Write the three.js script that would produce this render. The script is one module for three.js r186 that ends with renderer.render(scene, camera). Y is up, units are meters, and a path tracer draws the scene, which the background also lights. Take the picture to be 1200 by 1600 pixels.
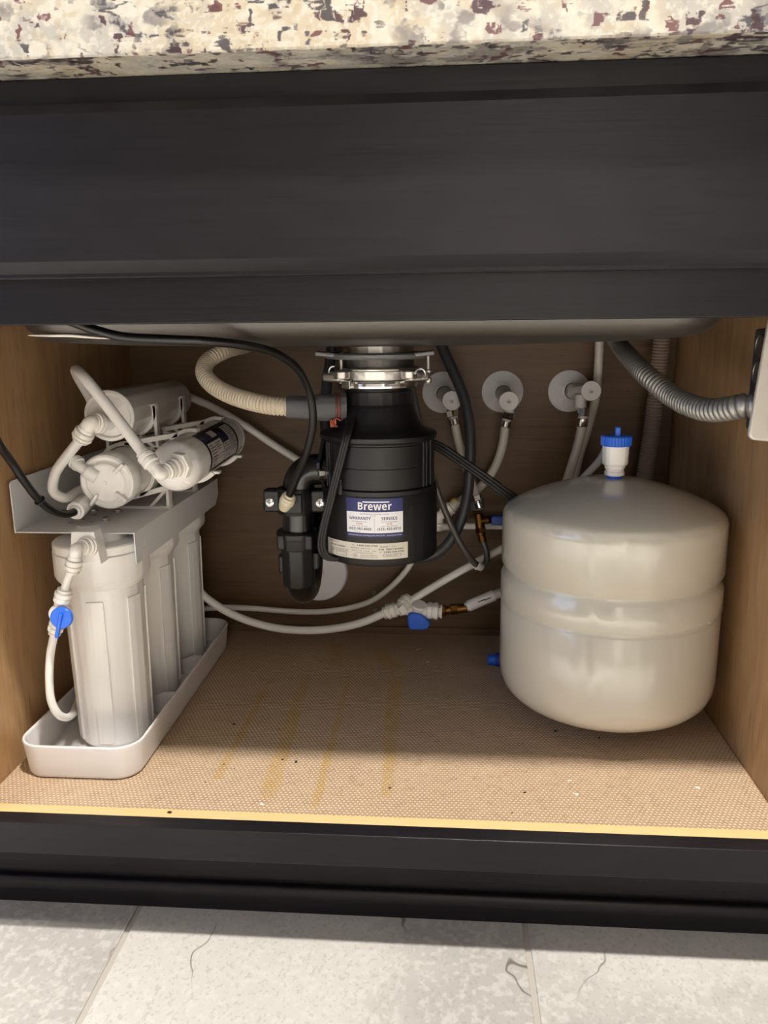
import * as THREE from 'three';
import { RoundedBoxGeometry } from 'three/addons/geometries/RoundedBoxGeometry.js';
import { mergeGeometries, toCreasedNormals } from 'three/addons/utils/BufferGeometryUtils.js';
import { RectAreaLightUniformsLib } from 'three/addons/lights/RectAreaLightUniformsLib.js';

// ---------- scene, camera, light, exposure (metres, y up; H = cabinet floor above the room floor) ----------
const H = 0.154;
const scene = new THREE.Scene();
scene.background = new THREE.Color(0.55, 0.62, 0.75);
const camera = new THREE.PerspectiveCamera(65.24, 1200 / 1600, 0.02, 30);
camera.position.set(0.079, 0.5132 + H, 0.7324);
camera.rotation.order = 'YXZ';
camera.rotation.set(-0.224, 0.0773, -0.0103);
scene.add(camera);
const renderer = new THREE.WebGLRenderer({ antialias: true });
renderer.toneMapping = THREE.LinearToneMapping;
renderer.toneMappingExposure = 1.14;
renderer.shadowMap.enabled = true;
RectAreaLightUniformsLib.init();
const CEIL = 2.5;
function areaLight(color, intensity, w, h, pos, target) {
  const l = new THREE.RectAreaLight(color, intensity, w, h);
  l.position.set(...pos); l.lookAt(...target); l.castShadow = true; scene.add(l); return l;
}
// ceiling cans: [x, z, strength]; the first one, over the sink, throws the hard-edged patch on the cabinet floor
const KEY = [0.34, 0.56, 22.5, 1.05, 2.8];                       // x, z, strength, cone, size of the lamp
const SPOTS = [[-0.75, 1.5, 62, 0.56, 3.5], [0.8, 1.55, 62, 0.56, 3.5], [0, 2.5, 50, 0.56, 3.5], [-1.4, 0.75, 30, 0.56, 3.5]];   // further cans, baffled to a narrow cone
for (const [x, z, s, cone, size] of [KEY, ...SPOTS]) {
  const l = new THREE.SpotLight(0xfffaf4, s, 0, cone, 0.45, 2); l.position.set(x, CEIL - 0.03, z); l.target.position.set(x, 0, z + 0.05);
  l.castShadow = true; l.shadow.radius = size; l.shadow.mapSize.set(2048, 2048); l.shadow.camera.near = 0.3; l.shadow.camera.far = 4; l.shadow.bias = -0.0004; scene.add(l, l.target);
}
const CANS = [KEY, ...SPOTS];
const WIN = { x: -2.19, y: 1.45, z: 1.5, w: 1.5, h: 1.3 };       // daylight from a window in the left wall
areaLight(0xbcd3ff, 1.8, WIN.w, WIN.h, [WIN.x + 0.06, WIN.y, WIN.z], [2, WIN.y, WIN.z]);
const WIN2 = { x: 0.55, y: 1.15, z: 3.19, w: 0.9, h: 1.9 };      // glazed door behind the photographer
areaLight(0xfff4ea, 1.3, WIN2.w, WIN2.h, [WIN2.x, WIN2.y, WIN2.z - 0.06], [WIN2.x, WIN2.y, 0]);

// ---------- helpers ----------
const names = {};
function numbered(n) { const k = names[n] = (names[n] || 0) + 1; return k === 1 ? n : n + '_' + String(k - 1).padStart(3, '0'); }
const bases = new Map();
function tag(o, label, category, group, kind) {
  o.userData = {}; if (label) o.userData.label = label; if (category) o.userData.category = category;
  if (group) o.userData.group = group; if (kind) o.userData.kind = kind; return o;
}
function thing(name, label, category, base, group) {
  const o = new THREE.Group(); o.name = numbered(name); o.position.set(base[0], base[1] + H, base[2]);
  bases.set(o, base); scene.add(o); return tag(o, label, category, group);
}
function structure(name, base = [0, 0, 0]) {
  const o = new THREE.Group(); o.name = name; o.position.set(base[0], base[1] + H, base[2]); bases.set(o, base); scene.add(o);
  o.userData = { kind: 'structure' }; return o;
}
function clean(g) {
  let q = g.index ? g.toNonIndexed() : g.clone();
  for (const k of Object.keys(q.attributes)) if (!['position', 'normal', 'uv'].includes(k)) q.deleteAttribute(k);
  if (!q.attributes.normal) q.computeVertexNormals();
  if (!q.attributes.uv) q.setAttribute('uv', new THREE.BufferAttribute(new Float32Array(q.attributes.position.count * 2), 2));
  q.morphAttributes = {}; return q;
}
const join = gs => mergeGeometries((Array.isArray(gs) ? gs : [gs]).map(clean));
// geometry is written in cabinet coordinates; it is moved to the thing's base
function part(name, geos, mat, parent, label) {
  const g = join(geos); let root = parent; while (!bases.has(root)) root = root.parent;
  const b = bases.get(root); g.translate(-b[0], -b[1], -b[2]);
  const m = new THREE.Mesh(g, mat); m.name = numbered(name); m.castShadow = m.receiveShadow = true; parent.add(m);
  if (label) m.userData.label = label; return m;
}
function solo(name, label, category, geos, mat, base, group, kind) {
  const g = join(geos); g.translate(-base[0], -base[1], -base[2]);
  const m = new THREE.Mesh(g, mat); m.name = numbered(name); m.position.set(base[0], base[1] + H, base[2]);
  m.castShadow = m.receiveShadow = true; scene.add(m); return tag(m, label, category, group, kind);
}
const V = a => new THREE.Vector3(...a);
const mv = (g, x, y, z) => g.translate(x, y, z);
// box from corner to corner, edges rounded, uv in metres (turn: grain along the other axis)
function box(a, b, r = 0.001, turn = false) {
  const s = [0, 1, 2].map(i => Math.abs(b[i] - a[i])), c = [0, 1, 2].map(i => (a[i] + b[i]) / 2);
  const g = r > 0 ? new RoundedBoxGeometry(s[0], s[1], s[2], 2, Math.min(r, Math.min(...s) * 0.49)) : new THREE.BoxGeometry(...s);
  return metric(mv(g, ...c), turn);
}
function metric(g0, turn = false) {
  const g = clean(g0), p = g.attributes.position, u = g.attributes.uv;
  for (let i = 0; i < p.count; i += 3) {
    const a = new THREE.Vector3().fromBufferAttribute(p, i), b = new THREE.Vector3().fromBufferAttribute(p, i + 1), c = new THREE.Vector3().fromBufferAttribute(p, i + 2);
    const n = b.clone().sub(a).cross(c.clone().sub(a)); const ax = Math.abs(n.x), ay = Math.abs(n.y), az = Math.abs(n.z);
    [a, b, c].forEach((q, k) => {
      let s, t; if (ax >= ay && ax >= az) { s = q.z; t = q.y; } else if (ay >= az) { s = q.x; t = -q.z; } else { s = q.x; t = q.y; }
      if (turn) [s, t] = [t, s]; u.setXY(i + k, s, t);
    });
  }
  return g;
}
// solid of revolution: profile [[radius, distance along the axis]], axis from A towards D
function rev(A, D, profile, seg = 40, crease = 0.6) {
  const g = toCreasedNormals(new THREE.LatheGeometry(profile.map(([r, t]) => new THREE.Vector2(Math.max(r, 0), t)), seg), crease);
  g.applyQuaternion(new THREE.Quaternion().setFromUnitVectors(new THREE.Vector3(0, 1, 0), V(D).normalize()));
  return mv(g, ...A);
}
const cyl = (A, B, r, seg = 28, e = 0.0006) => { const d = V(B).sub(V(A)), L = d.length(); return rev(A, d.toArray(), [[0, 0], [r - e, 0], [r, e], [r, L - e], [r - e, L], [0, L]], seg); };
// swept tube through points; rf(t, s) gives the radius, flat = [across, up] scales the section
function sweep(pts, r, o = {}) {
  const curve = new THREE.CatmullRomCurve3(pts.map(V), false, 'centripetal');
  const len = curve.getLength(), n = o.n || Math.max(24, Math.round(len / 0.004)), m = o.m || 14, rf = o.rf, fl = o.flat || [1, 1];
  const fr = curve.computeFrenetFrames(n, false), pos = [], idx = [];
  for (let i = 0; i <= n; i++) {
    const t = i / n, c = curve.getPointAt(t), R = rf ? rf(t, t * len) : r, N = fr.normals[i], B = fr.binormals[i];
    let ax = N, bx = B;
    if (o.up) { const T = fr.tangents[i]; ax = new THREE.Vector3().crossVectors(V(o.up), T).normalize(); bx = new THREE.Vector3().crossVectors(T, ax).normalize(); }
    for (let k = 0; k < m; k++) {
      const a = k / m * Math.PI * 2, ca = Math.cos(a) * R * fl[0], sa = Math.sin(a) * R * fl[1];
      pos.push(c.x + ax.x * ca + bx.x * sa, c.y + ax.y * ca + bx.y * sa, c.z + ax.z * ca + bx.z * sa);
    }
  }
  for (let i = 0; i < n; i++) for (let k = 0; k < m; k++) {
    const a = i * m + k, b = i * m + (k + 1) % m, c = a + m, d = b + m; idx.push(a, b, c, b, d, c);
  }
  for (const [row, dir] of [[0, -1], [n, 1]]) {                    // end caps with vertices of their own
    const s = pos.length / 3, c = curve.getPointAt(row / n); pos.push(c.x, c.y, c.z);
    for (let k = 0; k < m; k++) { const q = (row * m + k) * 3; pos.push(pos[q], pos[q + 1], pos[q + 2]); }
    for (let k = 0; k < m; k++) { const a = s + 1 + k, b = s + 1 + (k + 1) % m; dir > 0 ? idx.push(s, a, b) : idx.push(s, b, a); }
  }
  const g = new THREE.BufferGeometry(); g.setAttribute('position', new THREE.Float32BufferAttribute(pos, 3)); g.setIndex(idx); g.computeVertexNormals(); return g;
}
// round-section ring with a centre, an axis
function ring(C, D, R, r, arc = Math.PI * 2, turn = 0, seg = 36) {
  const g = new THREE.TorusGeometry(R, r, 10, seg, arc); g.rotateZ(turn);
  g.applyQuaternion(new THREE.Quaternion().setFromUnitVectors(new THREE.Vector3(0, 0, 1), V(D).normalize())); return mv(g, ...C);
}
function extrudeZ(shape, z0, z1, bevel = 0.0006) {
  const g = new THREE.ExtrudeGeometry(shape, { depth: z1 - z0 - 2 * bevel, bevelEnabled: bevel > 0, bevelThickness: bevel, bevelSize: bevel, bevelSegments: 2, curveSegments: 24 });
  return mv(g, 0, 0, z0 + bevel);
}
// open ring strip around (x, y) running along z, from angle a0 to a1
function arcStrip(x, y, r, t, a0, a1, z0, z1) {
  const s = new THREE.Shape(); s.absarc(x, y, r + t, a0, a1, false); s.absarc(x, y, r, a1, a0, true); s.closePath();
  return extrudeZ(s, z0, z1, 0.0005);
}
const add3 = (a, d, k) => [a[0] + d[0] * k, a[1] + d[1] * k, a[2] + d[2] * k];
const unit = (a, b) => V(b).sub(V(a)).normalize().toArray();
const lerp3 = (a, b, t) => a.map((v, i) => v + (b[i] - v) * t);
// push-fit collet for a tube end: stepped body, rings and release collar
const colletProfile = (r, L) => [[0, 0], [r * 0.86, 0], [r * 0.86, L * 0.2], [r * 1.06, L * 0.26], [r * 1.06, L * 0.46], [r * 0.95, L * 0.5], [r * 0.95, L * 0.56], [r * 1.08, L * 0.6], [r * 1.08, L * 0.78], [r * 0.74, L * 0.82], [r * 0.74, L * 0.9], [r * 0.88, L * 0.92], [r * 0.88, L], [0, L]];
const collet = (A, D, r, L) => rev(A, D, colletProfile(r, L), 28);
// elbow: two collets joined by a bend at P
function elbow(P, D1, L1, D2, L2, r) {
  return [sweep([add3(P, D1, L1 * 0.45), add3(P, D1, r * 0.6), add3(P, [(D1[0] + D2[0]) / 2, (D1[1] + D2[1]) / 2, (D1[2] + D2[2]) / 2], r * 0.1), add3(P, D2, r * 0.6), add3(P, D2, L2 * 0.45)], r * 0.8, { m: 18, n: 24 }),
    collet(add3(P, D1, L1 * 0.3), D1, r, L1 * 0.7), collet(add3(P, D2, L2 * 0.3), D2, r, L2 * 0.7)];
}
const hex = (A, D, r, L) => rev(A, D, [[0, 0], [r * 0.9, 0], [r, L * 0.1], [r, L * 0.9], [r * 0.9, L], [0, L]], 6, 0.3);

// ---------- noise and textures ----------
function rng(seed) { let s = seed >>> 0; return () => { s = (s + 0x6d2b79f5) >>> 0; let t = Math.imul(s ^ (s >>> 15), 1 | s); t ^= t + Math.imul(t ^ (t >>> 7), 61 | t); return ((t ^ (t >>> 14)) >>> 0) / 4294967296; }; }
function lattice(px, py, seed) {                                    // tileable value noise with px by py cells
  const R = rng(seed), t = new Float32Array(px * py).map(() => R());
  return (u, v) => {
    let x = u * px, y = v * py; const xi = Math.floor(x), yi = Math.floor(y); let fx = x - xi, fy = y - yi; fx = fx * fx * (3 - 2 * fx); fy = fy * fy * (3 - 2 * fy);
    const x0 = ((xi % px) + px) % px, x1 = (x0 + 1) % px, y0 = ((yi % py) + py) % py, y1 = (y0 + 1) % py;
    return (t[y0 * px + x0] * (1 - fx) + t[y0 * px + x1] * fx) * (1 - fy) + (t[y1 * px + x0] * (1 - fx) + t[y1 * px + x1] * fx) * fy;
  };
}
function fbm(px, py, oct, seed) {
  const L = []; for (let i = 0; i < oct; i++) L.push(lattice(px << i, py << i, seed + i * 17));
  return (u, v) => { let s = 0, a = 0.5, w = 0; for (const l of L) { s += l(u, v) * a; w += a; a *= 0.5; } return s / w; };
}
const step = (a, b, x) => { const t = Math.min(1, Math.max(0, (x - a) / (b - a))); return t * t * (3 - 2 * t); };
const mix = (a, b, t) => [a[0] + (b[0] - a[0]) * t, a[1] + (b[1] - a[1]) * t, a[2] + (b[2] - a[2]) * t];
// f(u, v) -> [r, g, b] in sRGB 0..255 and optional height 0..1; returns {map, bump}
function texture(w, h, sx, sy, f, withBump) {
  const d = new Uint8Array(w * h * 4), b = withBump ? new Uint8Array(w * h * 4) : null;
  for (let y = 0; y < h; y++) for (let x = 0; x < w; x++) {
    const c = f((x + 0.5) / w, (y + 0.5) / h), i = (y * w + x) * 4;
    d[i] = Math.max(0, Math.min(255, c[0])); d[i + 1] = Math.max(0, Math.min(255, c[1])); d[i + 2] = Math.max(0, Math.min(255, c[2])); d[i + 3] = 255;
    if (b) { b[i] = b[i + 1] = b[i + 2] = Math.max(0, Math.min(255, (c[3] ?? 0.5) * 255)); b[i + 3] = 255; }
  }
  const mk = (a, srgb) => { const t = new THREE.DataTexture(a, w, h, THREE.RGBAFormat); t.wrapS = t.wrapT = THREE.RepeatWrapping; t.magFilter = t.minFilter = THREE.LinearFilter; t.repeat.set(1 / sx, 1 / sy); if (srgb) t.colorSpace = THREE.SRGBColorSpace; t.needsUpdate = true; return t; };
  return { map: mk(d, true), bump: b ? mk(b, false) : null };
}
function woodTexture(seed, c0, c1, c2, contrast, w = 768, h = 1024) {       // grain along v
  const wide = fbm(5, 2, 4, seed), fine = fbm(140, 5, 3, seed + 50), pore = fbm(230, 20, 2, seed + 90), warp = fbm(3, 3, 3, seed + 130);
  return texture(w, h, 0.5, 0.66, (u, v) => {
    const q = wide(u + (warp(u, v) - 0.5) * 0.12, v), rings = 0.5 + 0.5 * Math.sin(q * 34 + fine(u, v) * 2.5);
    const t = 0.5 + (rings - 0.5) * 0.5 * contrast + (fine(u, v) - 0.5) * 0.9 * contrast + (q - 0.5) * 0.8 * contrast;
    let c = mix(c0, c1, Math.min(1, Math.max(0, t))); const p = pore(u, v); if (p > 0.68) c = mix(c, c2, (p - 0.68) * 2.2);
    return [...c, 0.5 + (fine(u, v) - 0.5) * 0.5 - (p > 0.66 ? 0.2 : 0)];
  }, true);
}
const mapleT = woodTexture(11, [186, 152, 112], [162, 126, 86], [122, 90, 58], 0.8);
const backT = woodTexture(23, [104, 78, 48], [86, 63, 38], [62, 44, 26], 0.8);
const darkT = woodTexture(37, [29, 27, 30], [23, 21, 24], [14, 12, 14], 0.8);
const graniteT = (() => {
  const base = fbm(9, 3, 5, 5), vein = fbm(8, 7, 6, 71), warp = fbm(6, 3, 5, 301), wob = fbm(120, 40, 4, 317), spot = fbm(88, 28, 4, 401), spot2 = fbm(110, 40, 5, 431), clump = fbm(11, 5, 4, 451), gr = fbm(300, 95, 3, 501), mid = fbm(54, 22, 6, 521);
  return texture(2048, 640, 1.0, 0.3125, (u, v) => {
    const g = gr(u, v), cl = clump(u, v), du = (wob(u, v) - 0.5) * 0.012, dv = (wob(v, u) - 0.5) * 0.03;
    let c = mix([200, 189, 168], [186, 183, 176], step(0.42, 0.58, base(u, v)));
    c = mix(c, [216, 211, 198], step(0.42, 0.62, mid(u + 0.4, v + 0.2)) * 0.85); c = mix(c, [222, 218, 208], step(0.52, 0.7, g) * 0.6); c = mix(c, [186, 170, 144], step(0.58, 0.74, spot2(u + 0.31, v)) * 0.45);
    c = mix(c, [126, 122, 122], step(0.5, 0.6, mid(u, v)) * step(0.46, 0.6, cl) * (0.45 + 0.5 * g));
    const wv = vein(u + (warp(u, v) - 0.5) * 0.22 + du, v + (warp(v * 0.7, u) - 0.5) * 0.5 + dv), rd = Math.abs(wv - 0.5);
    c = mix(c, [72, 71, 78], (1 - step(0.003, 0.026, rd)) * step(0.42, 0.56, cl) * step(0.32, 0.52, g) * 0.88);
    c = mix(c, [58, 54, 60], step(0.6, 0.68, spot2(u + 0.13 + du, v + 0.4 + dv)) * step(0.44, 0.6, clump(u + 0.4, v)) * 0.8);
    c = mix(c, [98, 62, 66], step(0.69, 0.74, spot(u + du, v + dv)) * 0.8); c = mix(c, [64, 44, 52], step(0.7, 0.75, spot(u + 0.5 + du, v + 0.27 + dv)) * 0.8);
    return [c[0] * 0.87, c[1] * 0.865, c[2] * 0.85];
  });
})();
const tileT = (() => {
  const big = fbm(4, 4, 5, 601), fine = fbm(150, 150, 3, 631), pit = fbm(330, 250, 2, 661), cr = fbm(4, 4, 5, 691), sel = fbm(5, 5, 2, 701);
  return texture(1280, 1280, 0.9, 0.9, (u, v) => {
    const q = big(u, v); let c = mix([172, 168, 161], [198, 194, 186], step(0.32, 0.66, q));
    c = mix(c, [210, 206, 198], step(0.45, 0.75, fine(u, v)) * 0.5); c = mix(c, [140, 135, 127], step(0.62, 0.8, pit(u, v)) * 0.26);
    const k = (1 - step(0.0015, 0.005, Math.abs(cr(u, v) - 0.5))) * step(0.56, 0.66, sel(u, v)); c = mix(c, [98, 91, 83], k * 0.8);
    return [...c, 0.5 + (fine(u, v) - 0.5) * 0.5 - k * 0.4];
  }, true);
})();
// ribbed vinyl liner: raised dots, and amber streaks where the film has stuck to the wood
const LX0 = -0.436, LX1 = 0.436, LZ0 = -0.566, LZ1 = -0.0345;
const linerT = (() => {
  const W = LX1 - LX0, D = LZ1 - LZ0, P = 0.0051, blot = fbm(7, 5, 4, 801), fine = fbm(120, 80, 3, 821), edge = fbm(50, 30, 3, 841), flat = fbm(3, 2, 2, 861);
  const ST = [[-0.186, -0.1, -0.18, -0.377, 0.006, 0.004], [-0.117, -0.065, -0.13, -0.4, 0.0115, 0.008], [-0.062, -0.05, -0.0633, -0.39, 0.0055, 0.005], [0.016, -0.075, 0.007, -0.4, 0.0065, 0.0125], [-0.09, -0.43, -0.1, -0.52, 0.012, 0.014], [0.0, -0.42, -0.03, -0.5, 0.02, 0.012]];
  return texture(2048, 1248, W, D, (u, v) => {
    const x = LX0 + u * W, z = LZ1 - v * D;
    const row = Math.round(z / (P * 0.866)), ox = (row & 1) * P / 2, dx = x - ox - Math.round((x - ox) / P) * P, dz = z - row * P * 0.866;
    const dot = 1 - step(0.0011, 0.0019, Math.hypot(dx, dz));
    let c = mix([172, 145, 116], [184, 157, 128], blot(u, v)); c = mix(c, [150, 122, 95], step(0.55, 0.8, fine(u, v)) * 0.4);
    let st = 0; for (const [x0, z0, x1, z1, w0, w1] of ST) {
      const t = (z - z0) / (z1 - z0); if (t < -0.03 || t > 1.05) continue; const w = w0 + (w1 - w0) * t, ex = x - (x0 + (x1 - x0) * t) + (edge(u, v) - 0.5) * 0.006;
      st = Math.max(st, (1 - step(w * 0.75, w * 1.1, Math.abs(ex))) * step(-0.03, 0.01, t) * (1 - step(0.9, 1.05, t)) * (0.55 + 0.9 * (edge(u * 1.7, v) - 0.3)));
    }
    c = mix(c, [178, 142, 84], Math.max(0, Math.min(1, st)) * 0.85); c = mix(c, [220, 198, 168], dot * (0.75 - 0.3 * Math.min(1, Math.max(0, st))) * (0.6 + 0.8 * flat(u, v)));
    return [...c, dot];
  }, true);
})();
function canvasTexture(w, h, draw) {
  const c = document.createElement('canvas'); c.width = w; c.height = h; draw(c.getContext('2d'), w, h);
  const t = new THREE.CanvasTexture(c); t.colorSpace = THREE.SRGBColorSpace; t.magFilter = THREE.LinearFilter; return t;
}

// ---------- materials ----------
const std = (c, rough, o = {}) => new THREE.MeshStandardMaterial({ color: c, roughness: rough, metalness: 0, ...o });
const phys = (c, rough, o = {}) => new THREE.MeshPhysicalMaterial({ color: c, roughness: rough, metalness: 0, ...o });
const M = {
  maple: std(0xffffff, 0.5, { map: mapleT.map, bumpMap: mapleT.bump, bumpScale: 0.0003 }),
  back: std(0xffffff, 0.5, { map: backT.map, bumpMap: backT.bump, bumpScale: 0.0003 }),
  dark: phys(0xffffff, 0.36, { map: darkT.map, bumpMap: darkT.bump, bumpScale: 0.0002, specularIntensity: 0.55 }),
  rawEdge: std(0xd9b67f, 0.6), granite: phys(0xffffff, 0.3, { map: graniteT.map }),
  liner: phys(0xffffff, 0.42, { map: linerT.map, bumpMap: linerT.bump, bumpScale: 0.001 }),
  tile: std(0xffffff, 0.55, { map: tileT.map, bumpMap: tileT.bump, bumpScale: 0.0005 }), grout: std(0xb0aaa0, 0.9),
  paint: std(0x9a9389, 0.8), ceiling: std(0xb9b5ae, 0.9),
  steel: phys(0x63605d, 0.45, { metalness: 0.9 }), chrome: phys(0xd8d8d8, 0.16, { metalness: 1 }), zinc: phys(0xb9b7b2, 0.34, { metalness: 1 }), castGrey: phys(0x77787a, 0.5, { metalness: 0.55 }),
  brass: phys(0x6e4f28, 0.42, { metalness: 1 }), copper: phys(0x9b5240, 0.4, { metalness: 0.8 }),
  white: phys(0xebeae7, 0.32, { clearcoat: 0.25, clearcoatRoughness: 0.2 }), whiteSoft: phys(0xdedcd7, 0.4), tubeWhite: phys(0xe9e7e2, 0.36), fitWhite: phys(0xebe8e1, 0.34),
  powder: phys(0xe0e1e3, 0.42), traywhite: phys(0xdcd8d6, 0.42), filmed: phys(0xd6d4cf, 0.26, { clearcoat: 0.6, clearcoatRoughness: 0.12 }),
  black: phys(0x0d0d0e, 0.45), blackGloss: phys(0x09090a, 0.28, { clearcoat: 0.3, clearcoatRoughness: 0.2 }), blackTube: phys(0x0c0c0d, 0.35), cord: phys(0x121213, 0.5),
  greyHose: phys(0x3b3c3f, 0.45), rubber: phys(0x58585a, 0.6), beigeHose: phys(0xd8ccb6, 0.45), conduit: phys(0x9a9894, 0.38, { metalness: 0.7 }), fadedHose: phys(0x8d7c6f, 0.5),
  greyPlastic: phys(0xdcdbde, 0.45), valveGrey: phys(0xc9c7c5, 0.4), supply: phys(0xcbc5bc, 0.45), cream: phys(0xbfbaab, 0.3, { clearcoat: 0.9, clearcoatRoughness: 0.12 }),
  blue: phys(0x1a63d6, 0.35), blueDark: phys(0x123c9a, 0.4), braid: phys(0x6c6a66, 0.42, { metalness: 0.6 }), boxSteel: phys(0x55585c, 0.42, { metalness: 0.7 }), plate: phys(0xc9c3b8, 0.4, { metalness: 0.35 }),
  caulk: std(0xe8e2d6, 0.6), dirt: std(0x2a1f18, 0.9), yellow: phys(0xc79a2c, 0.4), yellowed: phys(0xd2cab0, 0.4),
};
const glow = (c, i) => new THREE.MeshStandardMaterial({ color: 0x222222, emissive: c, emissiveIntensity: i });

// ---------- the room ----------
{
  const f = structure('floor', [0, -0.154, 0]); f.name = 'floor';
  part('floor_slab', box([-2.3, -0.30, -0.75], [2.3, -0.1556, 3.3], 0), M.grout, f);
  const R = rng(9), TW = 0.4538, TL = 0.9;
  for (let i = -5; i <= 4; i++) for (let j = 0; j < 4; j++) {
    const x0 = -0.2795 + i * TW, z0 = -0.66 + j * TL + (((i % 2) + 2) % 2) * 0.02, x1 = Math.min(2.25, x0 + TW), z1 = Math.min(3.24, z0 + TL);
    const g = box([Math.max(-2.25, x0 + 0.0032), -0.165, z0 + 0.0022], [x1 - 0.0032, -0.154, z1 - 0.0022], 0.0012);
    const u = g.attributes.uv, du = R(), dv = R(); for (let k = 0; k < u.count; k++) u.setXY(k, u.getX(k) + du, u.getY(k) + dv);
    part('tile', g, M.tile, f);
  }
  const c = structure('ceiling', [0, CEIL - H, 0]); part('ceiling_slab', box([-2.3, CEIL - H, -0.75], [2.3, CEIL - H + 0.12, 3.3], 0), M.ceiling, c);
  const T = CEIL - H + 0.02, B = -0.16;
  part('plaster', box([-2.3, B, -0.75], [2.3, T, -0.60], 0), M.paint, structure('wall_back'));
  part('plaster', box([2.2, B, -0.75], [2.32, T, 3.3], 0), M.paint, structure('wall_right'));
  part('plaster', box([-2.32, B, -0.75], [-2.2, T, 3.3], 0), M.paint, structure('wall_left'));
  part('plaster', box([-2.3, B, 3.2], [2.3, T, 3.32], 0), M.paint, structure('wall_front'));
  const win = (n, w, col, i, side) => {
    const s = structure(n, [0, 0, 0]), y = w.y - H, t = 0.04;
    const P = (a, b, d0, d1) => side ? box([w.x - d1, a[1], a[0]], [w.x - d0, b[1], b[0]], 0.003) : box([a[0], a[1], w.z - d1], [b[0], b[1], w.z - d0], 0.003);
    const c0 = (side ? w.z : w.x), x0 = c0 - w.w / 2, x1 = c0 + w.w / 2, y0 = y - w.h / 2, y1 = y + w.h / 2, k = side ? -1 : 1;
    const q = (a, b, e0, e1) => k > 0 ? P(a, b, e0, e1) : P(a, b, -e1, -e0);
    part('pane', q([x0, y0], [x1, y1], 0.0, 0.012), glow(col, i), s);
    part('window_frame', [q([x0 - t, y0 - t], [x0, y1 + t], 0, 0.03), q([x1, y0 - t], [x1 + t, y1 + t], 0, 0.03), q([x0, y1], [x1, y1 + t], 0, 0.03), q([x0, y0 - t], [x1, y0], 0, 0.03), q([c0 - 0.02, y0], [c0 + 0.02, y1], 0, 0.03)], M.ceiling, s);
  };
  win('window_1', WIN, 0xbcd3ff, 1.6, true); win('window_2', WIN2, 0xfff4ea, 1.3, false);
  CANS.forEach(([x, z], i) => {
    const where = ['above the sink cabinet', 'nearest the window in the left wall', 'towards the right wall', 'nearest the glazed door', 'left of the sink cabinet'][i];
    const y = CEIL - H, t = thing('ceiling_light', 'round recessed white ceiling light ' + where, 'ceiling light', [x, y, z], 'recessed ceiling lights');
    part('trim_ring', rev([x, y - 0.012, z], [0, 1, 0], [[0.063, 0.004], [0.065, 0], [0.09, 0.004], [0.09, 0.012], [0.063, 0.012], [0.063, 0.004]], 40), M.ceiling, t);
    part('lens', cyl([x, y - 0.009, z], [x, y - 0.001, z], 0.062, 36), glow(0xfffaf4, 14), t);
  });
}

// ---------- the sink cabinet ----------
const CW = 0.438;
const cab = thing('sink_cabinet', 'dark espresso sink base cabinet with maple interior, open at the front', 'cabinet', [0, -0.154, -0.3]);
part('side_panel', [box([-CW - 0.016, -0.037, -0.575], [-CW, 0.727, -0.021], 0.0008), box([-CW - 0.016, -0.154, -0.575], [-CW, -0.037, -0.09], 0.0008)], M.maple, cab, 'left maple side panel');
part('side_panel', [box([CW, -0.037, -0.575], [CW + 0.016, 0.727, -0.021], 0.0008), box([CW, -0.154, -0.575], [CW + 0.016, -0.037, -0.09], 0.0008)], M.maple, cab, 'right maple side panel');
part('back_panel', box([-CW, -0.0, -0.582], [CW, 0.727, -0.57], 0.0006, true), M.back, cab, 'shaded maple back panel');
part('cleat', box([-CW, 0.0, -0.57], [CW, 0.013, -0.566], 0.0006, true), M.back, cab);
part('cabinet_floor', box([-CW, -0.016, -0.57], [CW, -0.0012, -0.0352], 0.0006, true), M.maple, cab);
part('floor_edge_strip', box([-CW, -0.016, -0.0352], [CW, 0, -0.0205], 0.0006, true), M.rawEdge, cab, 'pale raw wood edge');
part('rail', box([-0.8, -0.037, -0.0205], [0.8, 0, 0], 0.0012, true), M.dark, cab, 'dark sill rail under the opening');
part('rail', box([-0.8, 0.5205, -0.0205], [0.8, 0.727, 0], 0.0012, true), M.dark, cab, 'dark rail above the opening');
for (const s of [-1, 1]) part('stile', box([s * CW, -0.0, -0.0205], [s * 0.8, 0.5205, 0], 0.0012), M.dark, cab);
part('toe_kick', box([-0.8, -0.154, -0.086], [0.8, -0.018, -0.07 - 0.01], 0.0008, true), M.dark, cab);
{
  const sh = new THREE.Shape(); sh.moveTo(0.080, -0.154); sh.lineTo(0.069, -0.154); sh.lineTo(0.069, -0.136); sh.quadraticCurveTo(0.0695, -0.1235, 0.074, -0.1225); sh.lineTo(0.080, -0.1225); sh.closePath();
  const g = new THREE.ExtrudeGeometry(sh, { depth: 1.6, bevelEnabled: false, curveSegments: 10 }); g.rotateY(Math.PI / 2); g.translate(-0.8, 0, 0);
  part('shoe_moulding', metric(g, true), M.dark, cab);
  const d = new THREE.Shape(); [[0, 0.5605], [-0.0125, 0.5605], [-0.0135, 0.5615], [-0.0135, 0.5645], [-0.0205, 0.5745], [-0.0205, 0.694], [-0.0125, 0.7035], [0, 0.7035]].forEach(([x, y], i) => i ? d.lineTo(x, y) : d.moveTo(x, y)); d.closePath();
  const e = new THREE.ExtrudeGeometry(d, { depth: 1.6, bevelEnabled: false }); e.rotateY(Math.PI / 2); e.translate(-0.8, 0, 0.0002);
  part('false_drawer_front', metric(toCreasedNormals(e, 0.2), true), M.dark, cab);
}

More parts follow.
